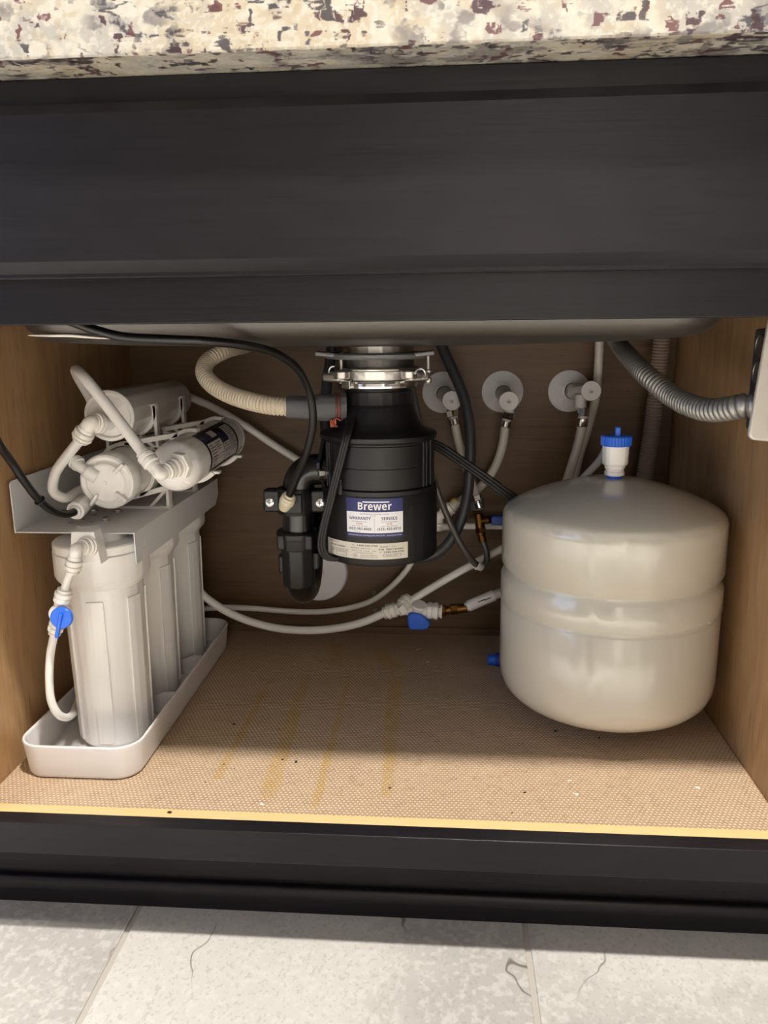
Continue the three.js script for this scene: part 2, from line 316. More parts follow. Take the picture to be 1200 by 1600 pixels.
// ---------- granite worktop with the sink opening ----------
{
  const s = new THREE.Shape(); s.moveTo(-0.8, 0.598); s.lineTo(-0.8, -0.0475); s.lineTo(0.8, -0.0475); s.lineTo(0.8, 0.598); s.closePath();
  const h = new THREE.Path(); h.moveTo(-0.35, 0.1); h.lineTo(0.33, 0.1); h.lineTo(0.33, 0.49); h.lineTo(-0.35, 0.49); h.closePath(); s.holes.push(h);
  const g = new THREE.ExtrudeGeometry(s, { depth: 0.045 - 0.004, bevelEnabled: true, bevelThickness: 0.002, bevelSize: 0.002, bevelSegments: 3 });
  g.rotateX(-Math.PI / 2); g.translate(0, 0.7275 + 0.002, 0);
  solo('worktop', 'speckled cream, grey and burgundy granite worktop edge above the dark false drawer front', 'worktop', metric(g), M.granite, [0, 0.7275, -0.3]);
}
// ---------- undermount sink ----------
{
  const t = thing('sink', 'stainless steel sink bowl hanging under the worktop, only its underside seen', 'sink', [-0.007, 0.5, -0.3]);
  const s = new THREE.Shape(), X0 = -0.378, X1 = 0.362, Z0 = 0.075, Z1 = 0.5, r = 0.055;
  s.moveTo(X0 + r, Z0); s.lineTo(X1 - r, Z0); s.absarc(X1 - r, Z0 + r, r, -Math.PI / 2, 0); s.lineTo(X1, Z1 - r); s.absarc(X1 - r, Z1 - r, r, 0, Math.PI / 2); s.lineTo(X0 + r, Z1); s.absarc(X0 + r, Z1 - r, r, Math.PI / 2, Math.PI); s.lineTo(X0, Z0 + r); s.absarc(X0 + r, Z0 + r, r, Math.PI, Math.PI * 1.5);
  const rings = [], N = 160, P = s.getSpacedPoints(N).slice(0, N);
  const cx = -0.009, cz = -0.32, lay = [[0, 0.726], [0, 0.56], [0.001, 0.535], [0.006, 0.517], [0.016, 0.507], [0.03, 0.503], [0.09, 0.4985], [0.16, 0.4955]];
  const pos = [], idx = [];
  for (const [inset, y] of lay) for (const p of P) {
    const dx = p.x - (X0 + X1) / 2, dz = p.y - (Z0 + Z1) / 2, kx = 1 - inset / ((X1 - X0) / 2), kz = 1 - inset / ((Z1 - Z0) / 2);
    pos.push((X0 + X1) / 2 + dx * kx, y, -((Z0 + Z1) / 2 + dz * kz));
  }
  const L = lay.length; for (let k = 0; k < N; k++) { const a = k / N * 0; void a; const p = (L - 1) * N + k; const v = new THREE.Vector3(pos[p * 3] - cx, 0, pos[p * 3 + 2] - cz).setLength(0.04); pos.push(cx + v.x, 0.4925, cz + v.z); }
  for (let i = 0; i < L; i++) for (let k = 0; k < N; k++) { const a = i * N + k, b = i * N + (k + 1) % N, c = a + N, d = b + N; idx.push(a, c, b, b, c, d); }
  const g = new THREE.BufferGeometry(); g.setAttribute('position', new THREE.Float32BufferAttribute(pos, 3)); g.setIndex(idx); g.computeVertexNormals();
  M.steel.side = THREE.DoubleSide;
  part('bowl', g, M.steel, t);
  part('caulk_bead', sweep([[-0.3516, 0.5112, -0.085], [-0.3304, 0.5107, -0.085], [-0.3065, 0.5105, -0.085], [-0.2862, 0.5087, -0.085], [-0.2593, 0.5065, -0.085]], 0.0012, { rf: (q) => 0.0004 + 0.0011 * Math.sin(Math.PI * Math.min(1, q * 1.1)) ** 0.7, m: 8 }), M.caulk, t, 'pale bead of sealant under the bowl');
}

// ---------- shelf liner and the specks on it ----------
{
  const g = new THREE.PlaneGeometry(LX1 - LX0, LZ1 - LZ0); g.rotateX(-Math.PI / 2);
  const u = g.attributes.uv; for (let i = 0; i < 4; i++) u.setXY(i, u.getX(i) * (LX1 - LX0), u.getY(i) * (LZ1 - LZ0));
  const b = box([LX0, -0.0011, LZ0], [LX1, -0.0004, LZ1], 0); g.translate((LX0 + LX1) / 2, 0.0002, (LZ0 + LZ1) / 2);
  const up = b.attributes.uv; for (let i = 0; i < up.count; i++) up.setXY(i, up.getX(i) - LX0, 0.002);
  solo('shelf_liner', 'clear ribbed plastic liner with raised dots and amber streaks on the cabinet floor', 'shelf liner', [b, g], M.liner, [0, 0, -0.3]);
  const R = rng(77), gs = [], spots = [[425, 1195, 4], [268, 1268, 0], [345, 1118, 2.5], [350, 1160, 2], [325, 1238, 2], [870, 1147, 4], [936, 1157, 2.5], [425, 1200, 2]];
  const pts = [[-0.1168, -0.0077, -0.145], [-0.1997, -0.0035, -0.23], [-0.1705, 0.0043, -0.12], [-0.0993, -0.0094, -0.14], [-0.1971, -0.013, -0.09], [0.2256, -0.0036, -0.235], [0.2786, -0.002, -0.22], [0.172, -0.001, -0.09], [0.1546, -0.0067, -0.05], [0.0187, 0.0032, -0.09], [-0.3531, -0.0087, -0.09], [-0.3486, -0.0102, -0.09], [-0.1861, -0.0013, -0.13], [-0.1364, 0.0064, -0.22], [-0.2186, 0.0001, -0.028]];
  pts.forEach((p, i) => { const s = 0.0012 + R() * 0.0022, q = new THREE.IcosahedronGeometry(s, 0); q.scale(1, 0.4, 0.6); q.rotateY(R() * 6); gs.push(mv(q, p[0], s * 0.3, p[2])); });
  solo('debris', 'tiny dark crumbs scattered over the ribbed shelf liner', 'debris', gs, M.dirt, [0, 0, -0.15], null, 'stuff');
  const g2 = [], p2 = [[0.3692, -0.007, -0.11], [0.2281, -0.0036, -0.12], [-0.1209, -0.0066, -0.05], [0.2295, -0.0069, -0.09], [-0.1553, -0.002, -0.43], [0.0392, 0.0056, -0.5], [0.056, 0.0006, -0.45]];
  p2.forEach(p => { for (let k = 0; k < 3; k++) { const s = 0.0008 + R() * 0.0014, q = new THREE.IcosahedronGeometry(s, 0); q.scale(1.4, 0.4, 0.7); q.rotateY(R() * 6); g2.push(mv(q, p[0] + (R() - 0.5) * 0.006, s * 0.3, p[2] + (R() - 0.5) * 0.006)); } });
  solo('debris', 'tiny white flakes scattered over the ribbed shelf liner', 'debris', g2, M.caulk, [0, 0, -0.15], null, 'stuff');
}

// ---------- pressure tank ----------
{
  const cx = 0.2925, cz = -0.281, R = 0.138, t = thing('pressure_tank', 'large cream enamelled steel pressure tank with a blue capped valve on its domed top', 'water tank', [cx, 0, cz]);
  const pr = [[0, 0.02], [0.05, 0.0215], [0.085, 0.0265], [0.108, 0.0335], [0.122, 0.0415], [0.1315, 0.0515], [0.1365, 0.064], [R, 0.077], [R, 0.1645], [R - 0.0018, 0.1662], [R - 0.0026, 0.168], [R - 0.0022, 0.1698], [R + 0.0002, 0.1712], [R + 0.0012, 0.173], [R + 0.0008, 0.176], [R + 0.0004, 0.2], [R - 0.001, 0.2035], [R - 0.0052, 0.2075], [R - 0.006, 0.2095], [R - 0.0052, 0.2115], [R - 0.001, 0.2155], [R + 0.0004, 0.219], [R, 0.276], [R - 0.0006, 0.282], [R - 0.0028, 0.287], [R - 0.008, 0.2918], [R - 0.018, 0.2975], [0.1, 0.307], [0.07, 0.3175], [0.045, 0.3245], [0.022, 0.3275], [0, 0.328]];
  part('tank_shell', rev([cx, 0, cz], [0, 1, 0], pr, 96, 0.9), M.cream, t);
  part('weld_bead', mv(new THREE.SphereGeometry(0.0022, 10, 8), cx + 0.098, 0.1735, cz + 0.098), M.cream, t);
  part('stand', rev([cx, 0, cz], [0, 1, 0], [[0.02, 0.0005], [0.036, 0.0005], [0.036, 0.0208], [0.02, 0.0206], [0.02, 0.0005]], 48), M.black, t, 'black stand ring under the tank');
  const vx = [0.291, 0.3317, -0.281], vy = 0.327;
  const v = part('tank_valve', [rev([cx, vy, cz], [0, 1, 0], [[0, 0], [0.0085, 0], [0.0085, 0.004], [0.0125, 0.0052], [0.0125, 0.009], [0.011, 0.0105], [0.011, 0.0125], [0.0125, 0.014], [0.0125, 0.0165], [0.0145, 0.018], [0.0158, 0.02], [0.0165, 0.042], [0, 0.042]], 36)], M.fitWhite, t, 'white valve body');
  part('valve_collar', cyl([cx, vy - 0.0012, cz], [cx, vy + 0.0035, cz], 0.0095, 28), M.blue, v, 'blue ring at the foot of the valve');
  const kn = []; for (let i = 0; i < 30; i++) { const a = i / 30 * Math.PI * 2; kn.push(cyl([cx + Math.cos(a) * 0.0177, vy + 0.043, cz + Math.sin(a) * 0.0177], [cx + Math.cos(a) * 0.0177, vy + 0.054, cz + Math.sin(a) * 0.0177], 0.0012, 6, 0.0002)); }
  part('valve_cap', [rev([cx, vy + 0.042, cz], [0, 1, 0], [[0, 0], [0.0175, 0], [0.018, 0.001], [0.018, 0.0115], [0.0168, 0.013], [0, 0.013]], 36), ...kn, box([cx - 0.0035, vy + 0.052, cz + 0.004], [cx + 0.0035, vy + 0.066, cz + 0.0085], 0.0014)], M.blue, v, 'ribbed blue cap with an upright tab');
  void vx;
}

// ---------- drip tray ----------
const tray = (() => {
  const X0 = -0.4225, X1 = -0.2745, Z0 = -0.512, Z1 = -0.0815, Y = 0.045;
  const t = thing('drip_tray', 'shallow white plastic tray with rounded corners under the three filter housings', 'tray', [(X0 + X1) / 2, 0, (Z0 + Z1) / 2]);
  const rr = (k, r) => { const s = new THREE.Shape(), a = X0 + k, b = X1 - k, c = -Z1 + k, d = -Z0 - k; s.moveTo(a + r, c); s.lineTo(b - r, c); s.absarc(b - r, c + r, r, -Math.PI / 2, 0); s.lineTo(b, d - r); s.absarc(b - r, d - r, r, 0, Math.PI / 2); s.lineTo(a + r, d); s.absarc(a + r, d - r, r, Math.PI / 2, Math.PI); s.lineTo(a, c + r); s.absarc(a + r, c + r, r, Math.PI, Math.PI * 1.5); return s; };
  const lay = (s, y) => s.getSpacedPoints(200).slice(0, 200).map(p => [p.x, y, -p.y]);
  const L = [lay(rr(0.008, 0.024), 0.0012), lay(rr(0.006, 0.026), 0.0018), lay(rr(0.0045, 0.027), 0.005), lay(rr(0.0008, 0.03), Y - 0.006), lay(rr(0, 0.031), Y - 0.002), lay(rr(0.0004, 0.031), Y - 0.0005), lay(rr(0.0014, 0.03), Y), lay(rr(0.003, 0.028), Y - 0.0004), lay(rr(0.0038, 0.027), Y - 0.003), lay(rr(0.007, 0.024), 0.008), lay(rr(0.0085, 0.0225), 0.0045), lay(rr(0.012, 0.02), 0.0035)];
  const pos = L.flat(2), N = 200, idx = [];
  for (let i = 0; i < L.length - 1; i++) for (let k = 0; k < N; k++) { const a = i * N + k, b = i * N + (k + 1) % N, c = a + N, d = b + N; idx.push(a, b, c, b, d, c); }
  const g = new THREE.BufferGeometry(); g.setAttribute('position', new THREE.Float32BufferAttribute(pos, 3)); g.setIndex(idx); g.computeVertexNormals();
  const fl = (k, r, y) => { const q = new THREE.ShapeGeometry(rr(k, r), 16); q.rotateX(-Math.PI / 2); return mv(q, 0, y, 0); };
  M.traywhite.side = THREE.DoubleSide;
  part('tray_shell', [g, fl(0.0079, 0.024, 0.0012), fl(0.0119, 0.02, 0.0035)], M.traywhite, t);
  for (const z of [-0.252, -0.378]) {                                // dividers that cradle the housings
    const cut = new THREE.Shape(), cx = -0.347; cut.moveTo(X0 + 0.005, 0.003); cut.lineTo(X1 - 0.005, 0.003); cut.lineTo(X1 - 0.0042, 0.034); cut.lineTo(cx + 0.046, 0.034); cut.quadraticCurveTo(cx, 0.012, cx - 0.046, 0.034); cut.lineTo(X0 + 0.0042, 0.034); cut.closePath();
    part('divider', extrudeZ(cut, z - 0.0015, z + 0.0015, 0.0004), M.traywhite, t);
  }
  part('corner_boss', rev([X0 + 0.025, 0.003, Z1 - 0.028], [0, 1, 0], [[0, 0], [0.0125, 0], [0.0115, 0.009], [0.01, 0.011], [0, 0.0115]], 28), M.traywhite, t);
  return t;
})();

// ---------- reverse osmosis filter unit ----------
const ro = thing('water_filter', 'white water filter unit with three tall housings, a bracket and three canisters on top', 'water filter', [-0.347, 0.004, -0.315]);
{
  const housings = [-0.19, -0.315, -0.44];
  housings.forEach((z, i) => {
    const HX = i === 0 ? -0.3425 : -0.347;
    const R = 0.0475, ribs = [];
    const body = part('filter_housing', [rev([HX, 0, z], [0, 1, 0], [[0, 0.0046], [R - 0.012, 0.0046], [R - 0.0065, 0.0065], [R - 0.0042, 0.0105], [R - 0.001, 0.207], [R - 0.0005, 0.213], [R + 0.003, 0.2175], [R + 0.007, 0.2225], [R + 0.0088, 0.227], [R + 0.009, 0.2555], [R + 0.007, 0.2565], [0, 0.2565]], 72, 0.5)], M.white, ro);
    for (let k = 0; k < 6; k++) {                                     // broad flat raised bands with a step along each edge
      const a = (k / 6) * Math.PI * 2 + 0.66, s = new THREE.Shape(); s.absarc(0, 0, R + 0.0006, a - 0.2, a + 0.2, false); s.absarc(0, 0, R - 0.006, a + 0.2, a - 0.2, true); s.closePath();
      const e = new THREE.ExtrudeGeometry(s, { depth: 0.182, bevelEnabled: true, bevelSize: 0.0006, bevelThickness: 0.002, bevelSegments: 2, curveSegments: 6 }); e.rotateX(-Math.PI / 2);
      const p = e.attributes.position; for (let q = 0; q < p.count; q++) { const f = 1 - 0.055 * (1 - p.getY(q) / 0.182); p.setX(q, p.getX(q) * f); p.setZ(q, p.getZ(q) * f); }
      e.computeVertexNormals(); ribs.push(mv(e, HX, 0.016, z));
    }
    part('rib', ribs.map(g => toCreasedNormals(g, 0.4)), M.white, body);
    part('lid', [rev([HX, 0, z], [0, 1, 0], [[0, 0.257], [R + 0.0076, 0.257], [R + 0.0082, 0.2578], [R + 0.0082, 0.2665], [R + 0.0066, 0.2682], [R + 0.004, 0.2688], [0.034, 0.269], [0.03, 0.2797], [0, 0.2797]], 64, 0.5)], M.white, body);
    if (i === 0) {                                                    // the front housing's port block
      const s = new THREE.Shape(); s.moveTo(-0.0175, 0.2555); s.lineTo(0.0175, 0.2555); s.lineTo(0.0125, 0.2915); s.lineTo(-0.0125, 0.2915); s.closePath();
      part('port_block', mv(extrudeZ(s, -0.142, -0.1215, 0.001), -0.3315, 0, 0), M.white, body);
    }
  });
  // bracket of folded sheet: left flange up, plate, right flange down
  const bz0 = -0.515, bz1 = -0.161, th = 0.0014;
  const bx0 = -0.4345, bx1 = -0.287, by = 0.2815;
  const flat = [box([bx0 + 0.0008, by - th, bz0], [bx1 - 0.0012, by, bz1], 0.0004)];
  const up = new THREE.Shape(), c = 0.006; up.moveTo(-bz1, by - th); up.lineTo(-bz1, 0.3425 - c); up.quadraticCurveTo(-bz1, 0.3425, -bz1 + c, 0.3425); up.lineTo(-bz0 - c, 0.3425); up.quadraticCurveTo(-bz0, 0.3425, -bz0, 0.3425 - c); up.lineTo(-bz0, by - th); up.closePath();
  const gu = extrudeZ(up, 0, th, 0.0003); gu.rotateY(Math.PI / 2); flat.push(mv(gu, bx0, 0, 0));
  const dn = new THREE.Shape(); dn.moveTo(-bz1, by); dn.lineTo(-bz1, 0.2425 + 0.004); dn.quadraticCurveTo(-bz1, 0.2425, -bz1 + 0.006, 0.2425); dn.lineTo(-bz0 - 0.018, 0.2425); dn.lineTo(-bz0, 0.256); dn.lineTo(-bz0, by); dn.closePath();
  const gd = extrudeZ(dn, 0, th, 0.0003); gd.rotateY(Math.PI / 2); flat.push(mv(gd, bx1 - th, 0, 0));
  const br = part('bracket', flat, M.powder, ro, 'white powder-coated sheet metal bracket');
  for (const [x, z] of [[-0.3834, -0.2257], [-0.3488, -0.2234], [-0.387, -0.275], [-0.3529, -0.272]]) part('screw', [rev([x, by - 0.0005, z], [0, 1, 0], [[0, 0], [0.0062, 0], [0.006, 0.0012], [0.0042, 0.0016], [0.004, 0.0034], [0.0028, 0.0044], [0, 0.0046]], 20), box([x - 0.0025, by + 0.0036, z - 0.0004], [x + 0.0025, by + 0.0043, z + 0.0004], 0.0001)], M.zinc, br);
  for (const [x, z, a] of [[-0.363, -0.214, 0.5], [-0.388, -0.211, 0.4], [-0.358, -0.244, 0.5], [-0.376, -0.252, 0.5]]) { const g = new THREE.CapsuleGeometry(0.0012, 0.004, 4, 8); g.rotateZ(Math.PI / 2); g.rotateY(a); g.scale(1, 0.25, 1); part('slot', mv(g, x, by + 0.0001, z), M.black, br); }
  part('boss_ring', ring([-0.3605, by - 0.0002, -0.2], [0, 1, 0], 0.0135, 0.0013, Math.PI * 1.05, Math.PI * 0.9), M.white, br);

  // canister A: capped membrane housing, front and low
  const A0 = [-0.3355, 0.334, -0.205], A1 = [-0.337, 0.3415, -0.462], dA = unit(A0, A1), RA = 0.0335;
  const a = part('membrane_housing', rev(A0, dA, [[0, 0.02], [RA - 0.003, 0.02], [RA - 0.001, 0.026], [RA - 0.001, 0.235], [RA - 0.004, 0.25], [RA - 0.015, 0.258], [0, 0.26]], 56), M.filmed, ro, 'lowest canister, wrapped in clear film');
  const cap = [rev(A0, dA, [[0, -0.003], [RA * 0.62, -0.003], [RA * 0.7, -0.0025], [RA * 0.74, 0], [RA * 0.8, 0.0025], [RA * 0.93, 0.0005], [RA, 0.002], [RA + 0.0012, 0.005], [RA + 0.0012, 0.028], [RA, 0.031], [0, 0.031]], 56, 0.5)];
  cap.push(rev(A0, dA, [[0, -0.0045], [0.0018, -0.0043], [0.0025, -0.003], [0, -0.003]], 12));
  for (const q of [0.75, -0.72, -2.2]) { const x = Math.cos(q), y = Math.sin(q), g = new RoundedBoxGeometry(RA * 0.52, 0.0042, 0.012, 2, 0.0018); g.rotateZ(q); cap.push(mv(g, A0[0] + x * RA * 0.78, A0[1] + y * RA * 0.78, A0[2] + 0.0015)); }
  const capM = part('end_cap', cap, M.white, a, 'white ribbed screw cap');
  const sp = 2.55, sx = Math.cos(sp), sy = Math.sin(sp);
  part('spout', [sweep([add3(A0, [sx, sy, 0.12], 0.012), add3(A0, [sx, sy, 0.12], 0.024), add3(A0, [sx, sy, 0.1], 0.036), add3(A0, [sx, sy, 0.06], 0.042)], 0.0088, { m: 18, rf: q => 0.0092 - 0.0026 * step(0.45, 0.6, q) }), collet(add3(A0, [sx, sy, 0.04], 0.036), [sx, sy, -0.4], 0.0088, 0.013)], M.white, a); void capM;

  // canister B: domed inline filter on the right, with a printed label
  const B0 = [-0.2465, 0.3535, -0.187], B1 = [-0.2455, 0.3605, -0.442], dB = unit(B0, B1), RB = 0.0312;
  const b = part('inline_filter', rev(B0, dB, [[0, -0.004], [0.008, -0.0035], [0.0135, 0], [RB * 0.62, 0.0022], [RB * 0.85, 0.0085], [RB * 0.97, 0.0165], [RB, 0.025], [RB, 0.0275], [RB - 0.0006, 0.028], [RB - 0.0006, 0.228], [RB, 0.229], [RB, 0.232], [RB * 0.9, 0.248], [RB * 0.5, 0.256], [0, 0.257]], 64, 0.5), M.white, ro, 'right hand canister with a domed white end');
  const labT = canvasTexture(512, 384, (k, w, h) => {
    k.fillStyle = '#14141a'; k.fillRect(0, 0, w, h); k.fillStyle = '#1d1f48'; k.fillRect(0, 40, w * 0.3, 80); k.fillRect(w * 0.45, 110, w * 0.25, 70);
    k.fillStyle = '#c4c1bf'; k.fillRect(24, 140, w * 0.42, h - 172); k.fillRect(w * 0.3, 40, w * 0.16, 70); k.fillRect(w * 0.48, 192, w * 0.22, h - 224); k.fillRect(w * 0.71, 50, w * 0.24, h - 82);
    k.fillStyle = '#2e2e33'; for (let i = 0; i < 8; i++) k.fillRect(38, 158 + i * 24, 50 + (i * 37 % 40), 8); for (let i = 0; i < 4; i++) k.fillRect(130, 160 + i * 18, 90 - (i * 23 % 40), 6);
    for (let i = 0; i < 13; i++) k.fillRect(w * 0.73, 66 + i * 18, 60 + (i * 29 % 46), 5); for (let i = 0; i < 6; i++) k.fillRect(w * 0.5, 204 + i * 22, 60 + (i * 31 % 40), 6); k.fillRect(24, 262, w * 0.42, 5); k.fillRect(24, 288, w * 0.42, 5); k.fillRect(w * 0.48, 262, w * 0.22, 4);
  });
  { // label wraps the upper right of the barrel
    const g = new THREE.CylinderGeometry(RB + 0.0001, RB + 0.0001, 0.135, 40, 1, true, 0, 1.9); const u = g.attributes.uv; for (let i = 0; i < u.count; i++) u.setXY(i, u.getY(i), 1 - u.getX(i));
    g.rotateY(0.25); g.applyQuaternion(new THREE.Quaternion().setFromUnitVectors(new THREE.Vector3(0, 1, 0), V(dB))); part('label', mv(g, ...add3(B0, dB, 0.128)), phys(0xffffff, 0.4, { map: labT, side: THREE.DoubleSide }), b, 'black and grey printed label');
  }
  const bA = [-0.2342, 0.3589, -0.184], eP = [-0.2484, 0.3533, -0.155], bD = unit(bA, eP), bI = bD.map(v => -v), dUp = unit(eP, [-0.2906, 0.3974, -0.175]);
  part('nut', [hex(add3(bA, bD, -0.006), bD, 0.0165, 0.0085), rev(add3(bA, bD, 0.001), bD, [[0.0, 0], [0.0125, 0], [0.0125, 0.003], [0.0105, 0.004], [0.0105, 0.006], [0.012, 0.007], [0.012, 0.01], [0, 0.01]], 28)], M.fitWhite, b);
  part('elbow_fitting', elbow(eP, bI, 0.022, dUp, 0.034, 0.0098), M.fitWhite, b);
  // canister C: upper left
  const C0 = [-0.332, 0.4135, -0.222], C1 = [-0.3345, 0.4135, -0.475], dC = unit(C0, C1), RC = 0.0305;
  const cc = part('inline_filter', rev(C0, dC, [[0, 0.001], [RC * 0.6, 0.0005], [RC * 0.83, 0.003], [RC * 0.86, 0.001], [RC * 0.9, 0], [RC * 0.98, 0], [RC * 1.03, 0.0012], [RC * 1.03, 0.007], [RC, 0.008], [RC, 0.225], [RC * 0.97, 0.24], [RC * 0.7, 0.25], [0, 0.253]], 56, 0.5), M.filmed, ro, 'upper canister with a flanged round end');
  const cP = [-0.3441, 0.4079, -0.195], cS = [-0.3313, 0.404, -0.222], dcD = unit(cP, [-0.3574, 0.3906, -0.198]), dcB = unit(cP, cS);
  part('nipple', cyl(cS, add3(cS, unit(cS, cP), 0.026), 0.0088, 28), M.white, cc);
  part('elbow_fitting', elbow(cP, dcB, 0.019, dcD, 0.027, 0.0115), M.fitWhite, cc);
  // clips that hold the canisters together
  const clipM = M.whiteSoft;
  const barZ = (p, q, w, z0, z1) => { const d = new THREE.Vector2(q[0] - p[0], q[1] - p[1]).normalize(), nx = -d.y * w / 2, ny = d.x * w / 2, s = new THREE.Shape(); s.moveTo(p[0] + nx, p[1] + ny); s.lineTo(q[0] + nx, q[1] + ny); s.lineTo(q[0] - nx, q[1] - ny); s.lineTo(p[0] - nx, p[1] - ny); s.closePath(); return extrudeZ(s, z0, z1, 0.0005); };
  for (const z of [-0.285, -0.4]) {
    const z1 = z + 0.014, f = (z - A0[2]) / (A1[2] - A0[2]), pa = lerp3(A0, A1, f), pb = lerp3(B0, B1, (z - B0[2]) / (B1[2] - B0[2]));
    const an = Math.atan2(pb[1] - pa[1], pb[0] - pa[0]);
    const ga = [arcStrip(pa[0], pa[1], RA + 0.0004, 0.004, an - 2.3, an + 2.3, z, z1), arcStrip(pb[0], pb[1], RB + 0.0003, 0.004, an + Math.PI - 2.0, an + Math.PI + 2.2, z, z1)];
    const T = (p, r, q) => [p[0] + Math.cos(q) * r, p[1] + Math.sin(q) * r];
    ga.push(barZ(T(pa, RA + 0.002, an + 1.35), T(pb, RB + 0.002, an + Math.PI - 1.2), 0.0055, z, z1), barZ(T(pa, RA + 0.002, an - 1.35), T(pb, RB + 0.002, an + Math.PI + 1.25), 0.0055, z, z1));
    ga.push(barZ(T(pa, RA + 0.001, an + 0.35), T(pb, RB + 0.001, an + Math.PI - 0.35), 0.005, z, z1));
    const lip = T(pb, RB + 0.004, an + Math.PI + 2.25); ga.push(mv(new RoundedBoxGeometry(0.012, 0.004, 0.011, 2, 0.0015), lip[0], lip[1], (z + z1) / 2));
    part('clip', ga, clipM, ro);
    const pc = lerp3(C0, C1, (z - C0[2]) / (C1[2] - C0[2])), cz = z - 0.014, q1 = cz + 0.011, xr = pc[0] + RC + 0.0028;
    part('clip', [arcStrip(pc[0], pc[1], RC + 0.0004, 0.0042, -Math.PI * 0.98, 0.25, cz, q1), barZ([xr, pc[1] + 0.006], [xr + 0.001, pa[1] + 0.026], 0.0034, cz, q1), barZ([pc[0] - RC - 0.0015, pc[1]], [pc[0] - RC - 0.003, pa[1] + 0.012], 0.0034, cz, q1), barZ([pc[0] + 0.008, pc[1] - RC - 0.001], [xr, pa[1] + 0.027], 0.0034, cz, q1), barZ([pa[0] - 0.02, pa[1] + 0.029], [xr, pa[1] + 0.027], 0.0034, cz, q1)], clipM, ro);
    // foot that stands the lower canister on the plate
    part('clip', [barZ([pa[0] - 0.03, by + 0.0015], [pa[0] + 0.047, by + 0.0015], 0.003, z - 0.02, z - 0.006), barZ([pa[0] + 0.045, by + 0.002], [pa[0] + 0.045, pa[1] - 0.028], 0.003, z - 0.02, z - 0.006), barZ([pa[0] + 0.02, by + 0.002], [pa[0] + 0.046, pa[1] - 0.026], 0.003, z - 0.02, z - 0.006), arcStrip(pa[0], pa[1], RA + 0.0004, 0.0028, -2.7, -0.45, z - 0.02, z - 0.006)], clipM, ro);
  }
  // tubes that belong to the unit
  const tb = add3(eP, dUp, 0.03);
  part('tube', sweep([tb, [-0.2803, 0.3876, -0.17], [-0.3055, 0.418, -0.178], [-0.3295, 0.4457, -0.186], [-0.3461, 0.4609, -0.195], [-0.3686, 0.4685, -0.225], [-0.3887, 0.4591, -0.27], [-0.3896, 0.4307, -0.3], [-0.3854, 0.3989, -0.32]], 0.0068, { m: 18 }), M.tubeWhite, ro, 'white tube looping up from the right hand canister');
  const te = add3(cP, dcD, 0.024);
  part('tube', sweep([te, [-0.3781, 0.3685, -0.2], [-0.3968, 0.3447, -0.2], [-0.4006, 0.3231, -0.2], [-0.3909, 0.3141, -0.205], [-0.3842, 0.3172, -0.23], [-0.3732, 0.3248, -0.26]], 0.0062, { m: 18 }), M.tubeWhite, ro, 'white tube curling under the lowest canister');
  // flow restrictor at the end of the black tube
  const f0 = [-0.3664, 0.3025, -0.178], f1 = [-0.37, 0.3115, -0.25], dF = unit(f0, f1);
  part('flow_restrictor', rev(f0, dF, [[0, 0.004], [0.0045, 0.004], [0.0048, 0], [0.0075, 0], [0.0078, 0.0012], [0.0078, 0.003], [0.0108, 0.0035], [0.0112, 0.005], [0.0112, 0.02], [0.0105, 0.022], [0.0105, 0.06], [0.008, 0.064], [0, 0.064]], 36), M.white, ro);
  // feed: elbow out of the port block, short tube, stop valve with blue handle, hanging tube
  const p0 = [-0.3266, 0.2757, -0.1225], eQ = [-0.3302, 0.2781, -0.1], dQ = unit(eQ, p0), eDn = unit(eQ, [-0.3374, 0.2504, -0.1]);
  part('elbow_fitting', [rev(p0, dQ.map(v => -v), [[0.0, -0.002], [0.0125, -0.002], [0.0125, 0.002], [0.011, 0.003], [0.0115, 0.006], [0.0095, 0.0075], [0.0095, 0.01], [0, 0.01]], 28), ...elbow(eQ, dQ, 0.022, eDn, 0.028, 0.0088)], M.fitWhite, ro);
  const v0 = [-0.3495, 0.2245, -0.098], v1 = [-0.3638, 0.1812, -0.098];
  part('tube', sweep([add3(eQ, eDn, 0.024), [-0.3428, 0.2439, -0.099], v0], 0.0046, { m: 14 }), M.tubeWhite, ro);
  const vm = [-0.357, 0.203, -0.098], dV = unit(v0, v1);
  const val = part('stop_valve', [collet(lerp3(v0, v1, 0.28), dV.map(v => -v), 0.0092, 0.02), collet(lerp3(v0, v1, 0.6), dV, 0.008, 0.022), cyl(lerp3(v0, v1, 0.2), lerp3(v0, v1, 0.75), 0.0072, 24), rev(add3(vm, [0, 0, 1], -0.011), [0.12, 0, 1], [[0, 0], [0.0105, 0], [0.0115, 0.002], [0.0115, 0.015], [0.0105, 0.017], [0, 0.017]], 28)], M.fitWhite, ro);
  const hc = [-0.3478, 0.2022, -0.088], hd = unit(hc, [-0.3535, 0.1823, -0.088]);
  { const g = new RoundedBoxGeometry(0.0042, 0.030, 0.005, 2, 0.0012); g.rotateZ(Math.atan2(hd[1], hd[0]) + Math.PI / 2); const q = add3(hc, hd, 0.008);
    part('handle', [rev(hc, [0.12, 0.08, 1], [[0, 0], [0.0115, 0], [0.0123, 0.001], [0.0123, 0.0045], [0.0112, 0.0058], [0, 0.0062]], 36), mv(g, q[0] + 0.0005, q[1], q[2] + 0.0068)], M.blue, val, 'blue turn handle'); }
  part('tube', sweep([v1, [-0.373, 0.1536, -0.1], [-0.378, 0.1217, -0.1], [-0.3797, 0.0924, -0.102], [-0.3769, 0.0731, -0.108], [-0.377, 0.0594, -0.125], [-0.3834, 0.0482, -0.155], [-0.3953, 0.0417, -0.19], [-0.4075, 0.038, -0.225]], 0.0047, { m: 14 }), M.tubeWhite, ro, 'white tube hanging from the blue handled valve');
}

